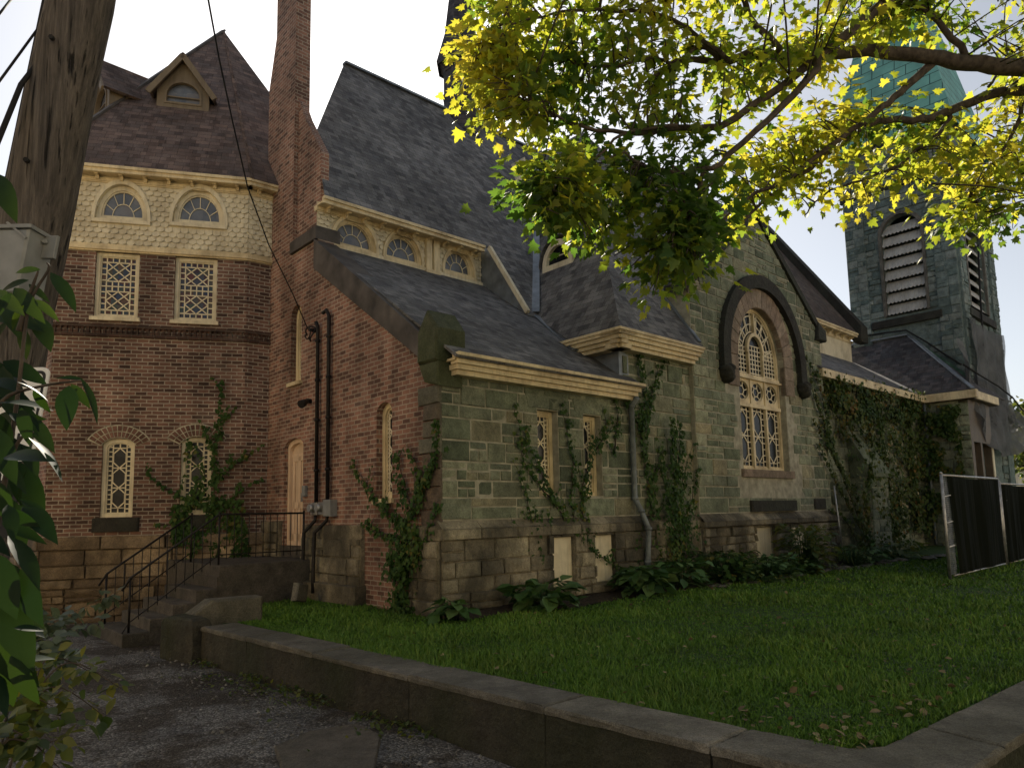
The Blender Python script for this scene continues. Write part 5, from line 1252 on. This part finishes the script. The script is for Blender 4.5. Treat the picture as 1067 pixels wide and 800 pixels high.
radial('bed_plant', 'grassy yellow clump beside the thin stake', 'plant', gp(12.6, -1.0), 'weed', 160, .42, .9, ([(-.03, 0, 0), (.03, 0, 0), (.02, .6, .1), (-.02, .6, .1), (0, 1, -.1)], [(0, 1, 2, 3), (3, 2, 4)]), spread=.5, up0=1.2)
radial('bed_plant', 'dark green clump right of the thin stake', 'plant', gp(13.6, -.9), 'hosta', 140, .3, .7, OVAL, spread=.6, up0=1.5)
radial('bed_plant', 'yellowing clump at the ivy wall foot', 'plant', gp(15.6, -1.0), 'weed', 150, .3, .8, OVAL, spread=.8, up0=1.6)
# border stones
rb = []
for k in range(3):
    m = MB(); g = random.Random(k+90); nn = 9; rr = [(.0, .6), (.45, 1.), (.8, .75), (1., .3)]
    L = [[np.array([math.cos(2*math.pi*i/nn)*r*(1+g.uniform(-.2, .2)), math.sin(2*math.pi*i/nn)*r*.7*(1+g.uniform(-.2, .2)), h*.55+g.uniform(-.05, .05)]) for i in range(nn)] for h, r in rr]
    for a, b in zip(L, L[1:]):
        for i in range(nn): m.face([a[i], a[(i+1) % nn], b[(i+1) % nn], b[i]], g.random())
    m.face(L[-1], .5); rb.append(m.build('border_stone', m_stone('fieldstone %d' % k, [(0., (.10, .095, .085)), (.6, (.17, .16, .14)), (1., (.22, .19, .16))], .3)))
i = 0; u_ = 5.9
while u_ < 14.8:
    o = rb[i] if i < 3 else rb[rnd.randrange(3)].copy()
    if i >= 3: COL.objects.link(o)
    v_ = bededge(u_)-.06+rnd.gauss(0, .09); o.location = tuple(W(u_, v_, lz(u_, v_)-.01)); s_ = rnd.uniform(.07, .16); o.scale = (s_*1.3, s_, s_*rnd.uniform(.7, 1.1)); o.rotation_euler = (0, 0, rnd.uniform(0, 6))
    tag(o, 'grey fieldstone in the loose border between bed and lawn', 'stone', 'fieldstones edging the flower bed'); u_ += rnd.uniform(.15, .34); i += 1
for k, (u_, v_, s_) in enumerate(((15.6, -1.9, .30), (16.6, -1.9, .26))):
    o = rb[k].copy(); COL.objects.link(o); o.location = tuple(W(u_, v_, lz(u_, v_))); o.scale = (s_*1.4, s_, s_*.7)
    tag(o, ('large pale boulder by the left side of the fence', 'flat grey boulder nearest the fence post')[k], 'boulder')

# ------------------------------------------------------------------ stake, fence, netting, ropes
sk = thing('metal_stake', gz(880, 586, .5), 'thin leaning metal stake before the ivy runners', 'stake'); b_ = gz(880, 587, .45); t_ = at(869, 507, b_[1]-.05)
m = MB(); m.tube([b_, t_], .022, 8); add('rod', m, 'galv', sk); m = MB(); m.tube([t_-Z*.02, t_+Z*.02], [.03, .02], 8); add('cap', m, 'galv', sk)
FP = gz(990, 602, .49); FFr = Fr(FP, U, -V); zb = .5
def fence(label, s0, s1, zt, sag=0., gap=.0):
    t_ = thing('mesh_fence', FFr.pt(s0, zb), label, 'fence')
    for s in (s0, s1): m = MB(); m.tube([FFr.pt(s, zb-.1), FFr.pt(s, zt+.03)], .032, 10); m.tube([FFr.pt(s, zt+.03), FFr.pt(s, zt+.07)], [.04, .015], 10); add('post', m, 'galv', t_)
    m = MB(); m.tube([FFr.pt(s0, zt), FFr.pt(s1, zt)], .026, 10); add('top_rail', m, 'galv', t_)
    m = MB(); m.tube([FFr.pt(s0+.3, zb+.02), FFr.pt(s1, zb+.02)], .02, 8); add('bottom_rail', m, 'galv', t_)
    m = MB(); nx, nz_ = 40, 14
    pt = lambda i, j: FFr.pt(s0+gap+(.25*(1-j/nz_)*(gap > 0))+(s1-s0-gap-(.25*(1-j/nz_)*(gap > 0)))*i/nx, zb+.04+(zt-zb-.06)*j/nz_-.10*math.sin(math.pi*i/nx)*(j/nz_)*.3, .03+.05*nz(i*.22, j*.06, 1.)+.025*nz(i*.6, j*.12, 1., 3)+.03*math.sin(i*.3))
    for i in range(nx):
        for j in range(nz_): m.face([pt(i, j), pt(i+1, j), pt(i+1, j+1), pt(i, j+1)], 0, True)
    add('privacy_screen', m, 'tarp', t_)
    m = MB(); st_ = .085
    if gap:
        for k in range(-26, 8):
            a0 = FFr.pt(s0+gap+.2, 0); 
            for sg in (1, -1):
                P_ = []
                for z in np.linspace(zb+.05, zt-.03, 26):
                    s = s0+(k*st_+sg*(z-zb))*.6
                    if sg < 0: s = s0+((k+26)*st_-(z-zb))*.6
                    if s0 < s < s0+gap+.2: P_.append(FFr.pt(s, z))
                if len(P_) > 1: m.bar(P_[0], P_[-1], .004, .004, FFr.N)
        add('chain_link', m, 'galv', t_)
    m = MB()
    for z in (zt-.45, zt-1.0, zt-1.5): m.bar(FFr.pt(s0+.1, z), FFr.pt(s0+.34, z+.03, .04), .012, .03, FFr.N)
    add('tie', m, 'white', t_)
fence('temporary fence panel with dark green privacy mesh on a rusty post', 0., 4.3, 2.62, gap=.30)
fence('next fence panel at the right edge of the lawn', 4.42, 8.2, 2.50)
nt = thing('debris_net', FRt.pt(27, 6, .3), 'grey debris netting draped from the side of the bell tower', 'net')
FN = vfr(BV0-.35)
top = [(1003, 350), (1016, 380), (1030, 395), (1044, 408), (1056, 418), (1064, 428)]; bot = [(1006, 405), (1014, 432), (1024, 460), (1038, 476), (1056, 474), (1076, 452)]
m = MB(); NXn, NZn = 25, 14
def npt(i, j):
    f = i/NXn*(len(top)-1); k = min(int(f), len(top)-2); f -= k
    a = np.array(top[k])*(1-f)+np.array(top[k+1])*f; b = np.array(bot[k])*(1-f)+np.array(bot[k+1])*f; g = j/NZn
    x, y = a*(1-g)+b*g; s, z = FN.hit(x, y); return FN.pt(s, z, -.2+g*.35+.10*math.sin(i*.8+j*.2)+.06*math.sin(i*1.7-j*.6))
for i in range(NXn):
    for j in range(NZn): m.face([npt(i, j), npt(i+1, j), npt(i+1, j+1), npt(i, j+1)], 0, True)
add('net_sheet', m, 'net', nt)
m = MB()
qn = lambda i, j: FRt.pt(BU+.1+4.75*i/24, 9.1-.12*math.sin(math.pi*i/24)-(4.2+.8*math.sin(i*.25))*j/16, .20+.10*(j/16)+.05*math.sin(i*.9+j*.3)+.08*nz(i*.3, j*.25, 1.))
for i in range(24):
    for j in range(16): m.face([qn(i, j), qn(i+1, j), qn(i+1, j+1), qn(i, j+1)], 0, True)
add('net_sheet', m, 'net', nt)
def roped(label, pts, fr, r=.035, d=.22):
    t_ = thing('rope', fr.pt(*fr.hit(*pts[0], d), d), label, 'rope'); m = MB(); m.tube([fr.pt(*fr.hit(x, y, d), d) for x, y in pts], r, 6); add('strand', m, 'rope', t_)
roped('thick black rope looped across the bell tower above the vestibule roof', [(893, 358), (902, 350), (920, 347), (944, 344), (965, 356), (986, 370), (1002, 380)], FL)
roped('black rope running down the right face of the bell tower', [(1019, 255), (1021, 300), (1024, 350), (1027, 396)], FRt)
roped('slanting black rope holding up the debris netting', [(1004, 380), (1020, 390), (1040, 402), (1055, 414), (1066, 428)], FN, d=.1)

# ------------------------------------------------------------------ trees
def curve(pts, n=5):
    pts = [np.array(p, float) for p in pts]; out = []
    for i in range(len(pts)-1):
        p0, p1, p2, p3 = pts[max(i-1, 0)], pts[i], pts[i+1], pts[min(i+2, len(pts)-1)]
        for k in range(n):
            t = k/n; out.append(.5*((2*p1)+(p2-p0)*t+(2*p0-5*p1+4*p2-p3)*t*t+(3*p1-p0-3*p2+p3)*t**3))
    return out+[pts[-1]]
mp = thing('maple_tree', (9.2, 8.0, .3), 'maple tree whose sunlit yellow green boughs hang in from the right', 'tree')
TB = np.array([9.2, 8.0, .2])
m = MB(); m.tube(curve([TB, (9.15, 8.05, 2), (9.0, 8.1, 4.2), (8.7, 8.2, 6.2), (8.5, 8.3, 8.5), (8.2, 8.6, 11)]), list(np.linspace(.36, .12, 26)), 14); add('trunk', m, 'bark', mp)
BR = []
def branch(px, d0, d1, r0, r1, root=None):
    n = len(px); pts = [at(x, y, d0+(d1-d0)*i/(n-1)) for i, (x, y) in enumerate(px)]
    if root is not None: pts = [np.array(root, float)]+pts
    c = curve(pts, 4); N_ = len(c); rs = [r0+(r1-r0)*(i/(N_-1))**.8 for i in range(N_)]
    m = MB(); m.tube([p+npr.randn(3)*.01 for p in c], rs, 9); add('branch', m, 'bark', mp); BR.extend(c[len(c)//5 if root is not None else 0:]); return c
branch([(1160, 78), (1067, 71), (1010, 66), (970, 59), (905, 54), (860, 57), (825, 60), (790, 55), (755, 64), (730, 62), (705, 66), (680, 80)], 8.2, 7.6, .13, .02, (8.8, 8.15, 5.4))
branch([(1000, -75), (925, 0), (880, 38), (850, 62), (815, 90), (750, 130), (706, 132), (672, 139), (639, 138), (605, 132), (571, 118), (540, 100)], 7.4, 7.0, .075, .010, (8.6, 8.25, 7.4))
branch([(850, 62), (845, 80), (800, 125), (752, 169), (734, 177), (728, 198), (716, 228), (708, 262)], 7.2, 7.0, .05, .010)
branch([(734, 177), (700, 180), (667, 171), (650, 160), (625, 170), (596, 178)], 7.05, 7.0, .028, .007)
branch([(1160, 92), (1067, 95), (1036, 98), (990, 115), (967, 123), (930, 125), (900, 132), (870, 155), (835, 182), (795, 210), (768, 238), (740, 262)], 8.6, 8.1, .085, .010, (8.85, 8.1, 4.9))
branch([(975, 62), (950, 85), (925, 107), (895, 130), (865, 153), (815, 190), (780, 206), (750, 235), (735, 275)], 8.1, 7.8, .055, .010)
branch([(990, 115), (985, 133), (955, 157), (930, 175), (900, 187), (855, 205), (838, 225)], 8.5, 8.4, .035, .008)
branch([(755, 64), (729, 49), (703, 65), (680, 60), (640, 70), (600, 66), (560, 60), (525, 75)], 7.6, 7.3, .03, .006)
branch([(815, 55), (780, 15), (760, -30), (700, -60), (620, -70), (540, -40)], 7.5, 7.2, .045, .010)
branch([(706, 132), (665, 135), (641, 146), (605, 180), (580, 197), (555, 222), (535, 225)], 7.05, 7.0, .022, .005)
branch([(1010, 66), (985, 30), (950, 0), (900, -60), (840, -120)], 8.1, 7.8, .05, .012)
branch([(1067, 95), (1060, 130), (1035, 170), (1010, 205), (1000, 235)], 8.7, 8.9, .035, .008)
branch([(760, 64), (700, 20), (640, 10), (580, 15), (520, 30), (497, 60)], 7.5, 7.2, .03, .006)
branch([(1030, 90), (1050, 60), (1075, 45)], 8.5, 8.6, .02, .006)
branch([(1160, 78), (1250, -100), (1400, -200)], 8.2, 7.0, .10, .02)
branch([(1160, 92), (1300, 50), (1500, 30)], 8.4, 6.5, .08, .02)
branch([(925, 0), (800, -160), (640, -260), (480, -330)], 7.3, 5.6, .07, .012)
BRa = np.array(BR)
def inpoly(q, a, b):
    r = False
    for i in range(len(q)):
        (x1, y1), (x2, y2) = q[i], q[i-1]
        if (y1 > b) != (y2 > b) and a < (x2-x1)*(b-y1)/(y2-y1)+x1: r = not r
    return r
ZN = [  # crown masses on the sight lines (outline, twigs, nearest and farthest distance)
 ([(490, -60), (482, 30), (490, 60), (484, 105), (490, 128), (510, 148), (535, 155), (562, 150), (600, 140), (640, 148), (700, 158), (760, 140), (800, 118), (850, 85), (900, 40), (905, -60)], 270, 6.4, 8.2),
 ([(530, 214), (535, 195), (565, 172), (600, 170), (640, 155), (690, 165), (740, 168), (752, 215), (742, 262), (730, 300), (700, 318), (668, 308), (645, 292), (632, 268), (600, 252), (575, 232), (550, 240)], 105, 6.0, 7.3),
 ([(650, 220), (740, 200), (760, 240), (738, 300), (712, 322), (672, 312), (645, 285)], 12, 5.9, 6.6),
 ([(740, 160), (800, 130), (870, 90), (890, 140), (868, 185), (840, 205), (798, 228), (788, 258), (768, 270), (745, 262)], 60, 7.3, 8.6),
 ([(850, 95), (900, 105), (1000, 115), (1080, 105), (1080, 225), (1045, 245), (1015, 250), (985, 232), (958, 195), (915, 212), (902, 248), (884, 258), (866, 238), (890, 200), (850, 188)], 105, 7.6, 9.4),
 ([(800, -30), (1000, -30), (995, 20), (975, 40), (940, 48), (880, 48), (820, 40)], 44, 7.2, 8.6),
 ([(1052, 45), (1085, 40), (1085, 105), (1045, 95)], 9, 8.0, 8.8),
 ([(905, -60), (1067, -90), (1400, -150), (1500, 60), (1300, 260), (1085, 240), (1085, -20), (1000, -35)], 130, 6.0, 10.),
 ([(420, -420), (1000, -420), (1000, -70), (490, -70), (440, -150)], 190, 4.8, 8.), ([(300, -1100), (1100, -1100), (1100, -420), (400, -420)], 190, 3.4, 7.)]  # crown masses above the view, added to shade the ground
ZN.append(([(524, 214), (536, 196), (575, 172), (612, 186), (604, 232), (566, 246), (534, 236)], 42, 5.6, 6.6)); ZN.append(([(484, 30), (530, 20), (560, 90), (540, 150), (500, 142), (486, 110)], 36, 6.2, 7.4))
LP, LA, LT, tw = [], [], [], MB()
for zi, (poly, cnt, da, db_) in enumerate(ZN):
    xs = [p[0] for p in poly]; ys = [p[1] for p in poly]; k = 0
    while k < cnt:
        x, y = rnd.uniform(min(xs), max(xs)), rnd.uniform(min(ys), max(ys))
        if not inpoly(poly, x, y): continue
        if nz(x, y, .016, 6) < -.20: k += .3; continue
        if 885 < x < 985 and 62 < y < 150 and rnd.random() < .6: k += .5; continue
        k += 1; e = at(x, y, rnd.uniform(da+.45, db_+.45))
        dd = np.linalg.norm(BRa-e+np.array([0, 0, -.0]), axis=1); cand = np.argsort(dd)[:6]; j = cand[rnd.randrange(6)]; s_ = BRa[j]
        L = np.linalg.norm(e-s_)
        if L > 1.6: s_ = e+(s_-e)*1.6/L
        mid = (s_+e)/2+np.array([rnd.gauss(0, .06), rnd.gauss(0, .06), .10]); c = curve([s_, mid, e], 4)
        tw.tube(c, list(np.linspace(.012, .004, len(c))), 4)
        for _ in range(rnd.randint(15, 22)):
            f = rnd.uniform(.35, 1.05); q = c[min(int(f*(len(c)-1)), len(c)-1)]
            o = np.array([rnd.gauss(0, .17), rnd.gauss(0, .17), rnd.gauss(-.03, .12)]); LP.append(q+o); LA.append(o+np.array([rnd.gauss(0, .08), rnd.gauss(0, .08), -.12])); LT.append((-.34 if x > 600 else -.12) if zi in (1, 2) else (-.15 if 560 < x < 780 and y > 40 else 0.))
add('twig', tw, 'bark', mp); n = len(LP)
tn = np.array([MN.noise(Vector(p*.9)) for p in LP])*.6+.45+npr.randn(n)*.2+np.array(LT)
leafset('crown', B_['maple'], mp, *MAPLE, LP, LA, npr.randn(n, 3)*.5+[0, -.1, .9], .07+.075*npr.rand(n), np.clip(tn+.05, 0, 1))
def far_tree(label, base, h, r, leafm, nl, sz):
    t_ = thing('tree', base, label, 'tree'); m = MB(); m.tube([base, base+Z*h*.5, base+Z*h*.9], [h*.022, h*.014, h*.004], 8); pts = []
    for i in range(26):
        th = rnd.uniform(0, 6.28); z0 = h*rnd.uniform(.35, .8); L = r*rnd.uniform(.5, 1.); s_ = base+Z*z0; e = s_+np.array([math.cos(th)*L, math.sin(th)*L, L*rnd.uniform(.3, .9)])
        m.tube(curve([s_, (s_+e)/2+Z*.1*L, e], 3), list(np.linspace(h*.006, h*.001, 7)), 5)
        for k in range(5):
            f = rnd.uniform(.4, .9); a = s_+(e-s_)*f; b = a+npr.randn(3)*[.3, .3, .25]*r*.6; m.tube([a, b], [h*.002, h*.0008], 4); pts += [b, e]
    add('trunk', m, 'bark', t_); pts = np.array(pts); idx = npr.randint(0, len(pts), nl); Q = pts[idx]+npr.randn(nl, 3)*r*.10
    leafset('crown', leafm, t_, *OVAL, Q, npr.randn(nl, 3), npr.randn(nl, 3)+[0, 0, .6], sz*(.6+.8*npr.rand(nl)))
autumn = m_leaf('autumn far leaf', [(0., (.10, .06, .02)), (.5, (.16, .10, .03)), (1., (.22, .16, .05))], [(0., (.3, .2, .05)), (1., (.4, .3, .08))], .4)
far_tree('sparse bare autumn tree between the gable and the bell tower', np.array([23.5, 50, .0])+np.array([0., 0, 0]), 15.5, 4.5, autumn, 1500, .30)
far_tree('small yellowing tree behind the right edge of the bell tower', np.array([37.0, 50.5, .0]), 10.3, 2.6, B_['weed'], 2200, .35)
hs_ = thing('distant_house', (44, 54, 0), 'far house roof peeking out beyond the bell tower', 'house')
fh = Fr((40.5, 52), (1, .2, 0), (.2, -1, 0)); m = MB(); m.wall(fh, [(0, 0), (9, 0), (9, 7.2), (0, 7.2)], [], 0, .1, .2, 6); add('wall', m, 'creampale', hs_)
m = MB(); m.poly3([fh.pt(-.4, 7.2, .4), fh.pt(9, 7.2, .4), fh.pt(9, 10.5, -3), fh.pt(1.5, 10.5, -3)], .1); m.poly3([fh.pt(-.4, 7.2, .4), fh.pt(1.5, 10.5, -3), fh.pt(-.4, 7.2, -6.4)], .1); add('roof', m, 'roofdark', hs_)

# ------------------------------------------------------------------ the street and the sunlit houses added across it (unseen, to bounce sun onto the church)
m = MB(); m.face([W(-90, -18, -.06), W(120, -18, -.06), W(120, -10, -.06), W(-90, -10, -.06)]); kind(m.build('road', B_['ground']), 'structure')
m = MB(); m.face([W(-90, -21.5, .04), W(120, -21.5, .04), W(120, -18, .04), W(-90, -18, .04)]); m.face([W(-90, -18, .04), W(120, -18, .04), W(120, -18, -.1), W(-90, -18, -.1)]); kind(m.build('far_pavement', m_plain('pale concrete slab', (.45, .42, .36), .9, sc=2)), 'structure')
def m_clap(name, c):
    n = NT(name); y = n.n('ShaderNodeSeparateXYZ', {0: n.co('UV')}).outputs[1]; saw = n.math('FRACT', n.math('DIVIDE', y, .12))
    return n.end(n.mix(1., c, n.ramp(n.noise(2, 5), [(.3, .85), (.7, 1.05)]), 'MULTIPLY'), n.bump(n.math('SUBTRACT', 1., saw), .8, .015), .6)
def house(label, fr, w, h, dp, wallm):
    t_ = thing('house', fr.pt(w/2, 0), label, 'house'); holes = []
    nx = max(2, int(w/2.8))
    for fl in range(int(h/3)):
        for i in range(nx):
            c = w*(i+.5)/nx
            if fl == 0 and i == nx//2: continue
            holes.append(rect(c-.5, c+.5, fl*3+1.0, fl*3+2.5))
    c = w*(nx//2+.5)/nx; dh = rect(c-.5, c+.5, .3, 2.4)
    m = MB(); m.wall(fr, [(0, -.1), (w, -.1), (w, h), (w/2, h+w*.3), (0, h)], holes+[dh], 0, .12, .5, dp); add('wall', m, wallm, t_)
    for q in holes:
        m = MB(); ring(m, fr, [(p[0], p[1]) for p in q], shrink(q, .08), -.1, .04); f_ = add('window', m, 'creampale', t_); m = MB(); m.face([fr.pt(*p, -.06) for p in q]); add('glass', m, 'glassdark', f_)
    m = MB(); m.box(fr, c-.5, c+.5, .3, 2.4, -.1, -.04); add('door', m, 'peach', t_)
    m = MB()
    for sg in (0, 1):
        e = -.35 if sg == 0 else w+.35; m.poly3([fr.pt(w/2, h+w*.3+.05, .4), fr.pt(e, h-.16, .4), fr.pt(e, h-.16, -dp), fr.pt(w/2, h+w*.3+.05, -dp)], .12)
    add('roof', m, 'roofred', t_)
fo = lambda a, v: Fr(W(a, v, 0), U, V)
house('pale yellow clapboard house added unseen across the street to bounce sunlight', fo(-26, -23), 13, 9, 9, m_clap('pale yellow clapboard', (.80, .66, .40)))
house('cream clapboard house added unseen opposite the lawn to bounce sunlight', fo(-11, -23.5), 14, 9.3, 9, m_clap('cream clapboard', (.80, .70, .48)))
house('buff clapboard house added unseen opposite the great window to bounce sunlight', fo(5, -23), 13, 9, 9, m_clap('buff clapboard', (.78, .63, .42)))
house('white clapboard house added unseen opposite the bell tower to bounce sunlight', fo(20, -23.5), 15, 9.5, 9, m_clap('white clapboard', (.80, .74, .62)))
house('ochre clapboard house beyond the alley left of the camera', Fr(W(-13, -4, 0), V, U), 15, 8.5, 9, m_clap('ochre clapboard', (.78, .60, .34)))

# ------------------------------------------------------------------ foreground shrub at the left, weeds
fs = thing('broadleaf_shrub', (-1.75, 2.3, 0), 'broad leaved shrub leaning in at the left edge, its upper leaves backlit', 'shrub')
BL_v = []; BL_f = []; K = 7
for i in range(K):
    f = i/(K-1); w = .5*math.sin(math.pi*f**.85)**.9*.33 + .012*(1-f)
    for sx, zz_ in ((-1, .10), (0, 0), (1, .10)): BL_v.append((sx*w, f, zz_*w*2-.22*f*f))
for i in range(K-1):
    for j in range(2): BL_f.append((i*3+j, i*3+j+1, i*3+j+4, i*3+j+3))
ML = [(53, 284, 82, 318, 1.0), (42, 281, 12, 281, .8), (30, 292, -4, 300, 1.), (30, 296, 50, 312, .8), (38, 330, 52, 358, 1.1), (22, 340, 29, 372, 1.), (36, 312, 60, 330, .8), (8, 335, -8, 352, 1.1), (-6, 180, 13, 220, .9), (12, 305, -8, 330, 1.), (25, 318, 8, 340, 1.),
      (5, 320, 20, 345, 1.), (15, 300, 40, 330, .9), (18, 398, 54, 412, .9), (72, 402, 66, 442, 1.25), (74, 400, 95, 424, 1.), (84, 394, 110, 438, .7), (88, 396, 58, 390, .7), (35, 405, 50, 432, 1.), (22, 425, 30, 462, 1.), (-4, 430, 14, 470, 1.), (12, 410, -6, 425, 1.),
      (30, 456, 74, 492, .75), (20, 462, 43, 492, 1.3), (4, 455, 22, 470, 1.), (16, 480, 44, 542, 1.), (28, 490, 12, 530, 1.), (20, 520, 60, 540, .8), (24, 528, 58, 556, 1.), (12, 520, 26, 578, .9), (-5, 500, 8, 545, 1.2), (2, 545, 46, 560, .8),
      (6, 585, 46, 626, .6), (-8, 605, 50, 650, 1.15), (-10, 575, 14, 640, 1.2), (-10, 640, 28, 720, 1.2), (-6, 660, 8, 740, 1.3), (0, 620, 30, 690, 1.1), (10, 430, 40, 446, .9), (-5, 395, 20, 402, 1.)]
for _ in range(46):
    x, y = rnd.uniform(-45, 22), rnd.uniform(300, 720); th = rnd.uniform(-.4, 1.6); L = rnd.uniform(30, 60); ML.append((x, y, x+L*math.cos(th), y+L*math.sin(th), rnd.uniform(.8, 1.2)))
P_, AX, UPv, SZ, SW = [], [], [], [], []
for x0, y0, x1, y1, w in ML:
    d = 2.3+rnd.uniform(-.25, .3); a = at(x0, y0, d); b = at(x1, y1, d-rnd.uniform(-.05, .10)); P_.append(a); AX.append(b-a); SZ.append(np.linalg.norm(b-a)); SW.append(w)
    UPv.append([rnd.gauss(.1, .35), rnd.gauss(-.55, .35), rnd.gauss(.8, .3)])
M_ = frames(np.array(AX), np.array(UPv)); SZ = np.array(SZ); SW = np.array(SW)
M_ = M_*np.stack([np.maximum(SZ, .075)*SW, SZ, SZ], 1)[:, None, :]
bulk('leaves', B_['shrub'], fs, BL_v, BL_f, M_, np.array(P_), npr.rand(len(P_))*np.array([.9 if q_[1] < 345 else .22 for q_ in ML]))  # upper leaves lighter, lower darker: their sun and shade put into the tint
m = MB()
for px_, d in (([(-40, 780), (-25, 640), (-5, 560), (10, 470), (20, 400), (30, 320), (50, 282), (49, 274)], 2.35), ([(-60, 790), (-30, 600), (-20, 480), (0, 420), (40, 403), (88, 396)], 2.3), ([(-40, 700), (0, 520), (18, 462), (35, 450)], 2.25), ([(-40, 740), (-15, 640), (0, 590), (8, 582)], 2.2), ([(20, 345), (30, 310), (40, 282)], 2.35)):
    c = curve([at(x, y, d) for x, y in px_], 4); m = MB(); m.tube(c, list(np.linspace(.011, .003, len(c))), 6); add('stem', m, 'bark', fs)
def weeds(name, label, stems, leaf, size, n, cat='weed'):
    t_ = thing(name, gz(30, 770, 0), label, cat); m = MB(); P_, AX = [], []
    for px_, d0, d1 in stems:
        c = curve([at(x, y, d0+(d1-d0)*i/(len(px_)-1)) for i, (x, y) in enumerate(px_)], 6); m = MB(); m.tube(c, list(np.linspace(.006, .002, len(c))), 5); add('stem', m, 'bark', t_)
        for i in range(n):
            q = c[rnd.randrange(len(c)//4, len(c))]; o = np.array([rnd.gauss(0, .06), rnd.gauss(0, .06), rnd.gauss(.0, .05)]); P_.append(q+o*.5); AX.append(o+[0, 0, -.03])
    k = len(P_); leafset('leaves', B_[leaf], t_, *OVAL, P_, AX, npr.randn(k, 3)*.35+[0, -.2, 1], size*(.6+.7*npr.rand(k)))
weeds('weed_clump', 'yellow green sapling sprays drooping over the path at lower left', [([(20, 790), (40, 720), (75, 690), (128, 718)], 3.6, 3.9), ([(10, 800), (30, 740), (60, 715), (108, 745)], 3.3, 3.5), ([(15, 790), (40, 700), (60, 685), (95, 700)], 3.7, 4.1), ([(-5, 800), (20, 745), (40, 740), (90, 752)], 3.2, 3.3), ([(-20, 800), (0, 760), (30, 770), (62, 800)], 3., 3.), ([(0, 790), (10, 735), (30, 725), (55, 735)], 3.2, 3.3), ([(-10, 790), (10, 770), (40, 775), (60, 770)], 3., 3.)], 'weed', .075, 42)
weeds('weed_clump', 'grey green trailing stems in front of the lowest step', [([(0, 700), (30, 665), (70, 640), (122, 618)], 6.5, 9.5), ([(0, 710), (25, 675), (60, 660), (98, 645)], 6.2, 8.), ([(-10, 690), (20, 660), (50, 650), (80, 640)], 6.5, 8.), ([(10, 720), (40, 690), (60, 680), (70, 690)], 6., 6.6), ([(-10, 720), (20, 685), (40, 670), (62, 668)], 6., 6.6), ([(0, 690), (15, 650), (30, 640), (50, 648)], 6.5, 7.4)], 'greyweed', .13, 46)

# ------------------------------------------------------------------ daylight: low sun behind the ridge
EL = R(36.2); AZ = R(-12.3)
sd = Vector((math.sin(AZ)*math.cos(EL), math.cos(AZ)*math.cos(EL), math.sin(EL)))
L_ = bpy.data.lights.new('sun', 'SUN'); L_.energy = 5.0; L_.angle = R(.53); L_.color = (1., .90, .74)
so = bpy.data.objects.new('sun', L_); COL.objects.link(so); so.rotation_euler = (-sd).to_track_quat('-Z', 'Y').to_euler(); so.location = sd*60
wd_ = bpy.data.worlds.new('World'); S.world = wd_; wd_.use_nodes = True; wt_ = wd_.node_tree
bg = wt_.nodes['Background']; sky = wt_.nodes.new('ShaderNodeTexSky'); sky.sky_type = 'NISHITA'; sky.sun_disc = False
sky.sun_elevation = EL; sky.sun_rotation = AZ; sky.air_density = 1.0; sky.dust_density = 1.0; sky.ozone_density = 1.; sky.altitude = 0
hsv = wt_.nodes.new('ShaderNodeHueSaturation'); hsv.inputs['Saturation'].default_value = .38
wt_.links.new(sky.outputs[0], hsv.inputs['Color']); wt_.links.new(hsv.outputs[0], bg.inputs[0]); bg.inputs[1].default_value = .07
vs = S.view_settings; S.display_settings.display_device = 'sRGB'; vs.view_transform = 'Standard'; vs.look = 'None'; vs.gamma = 1; vs.use_curve_mapping = False; vs.exposure = 0.92
S.cycles.max_bounces = 6; S.cycles.diffuse_bounces = 4; S.cycles.transparent_max_bounces = 8; S.cycles.use_denoising = True
S.cycles.caustics_reflective = False; S.cycles.caustics_refractive = False
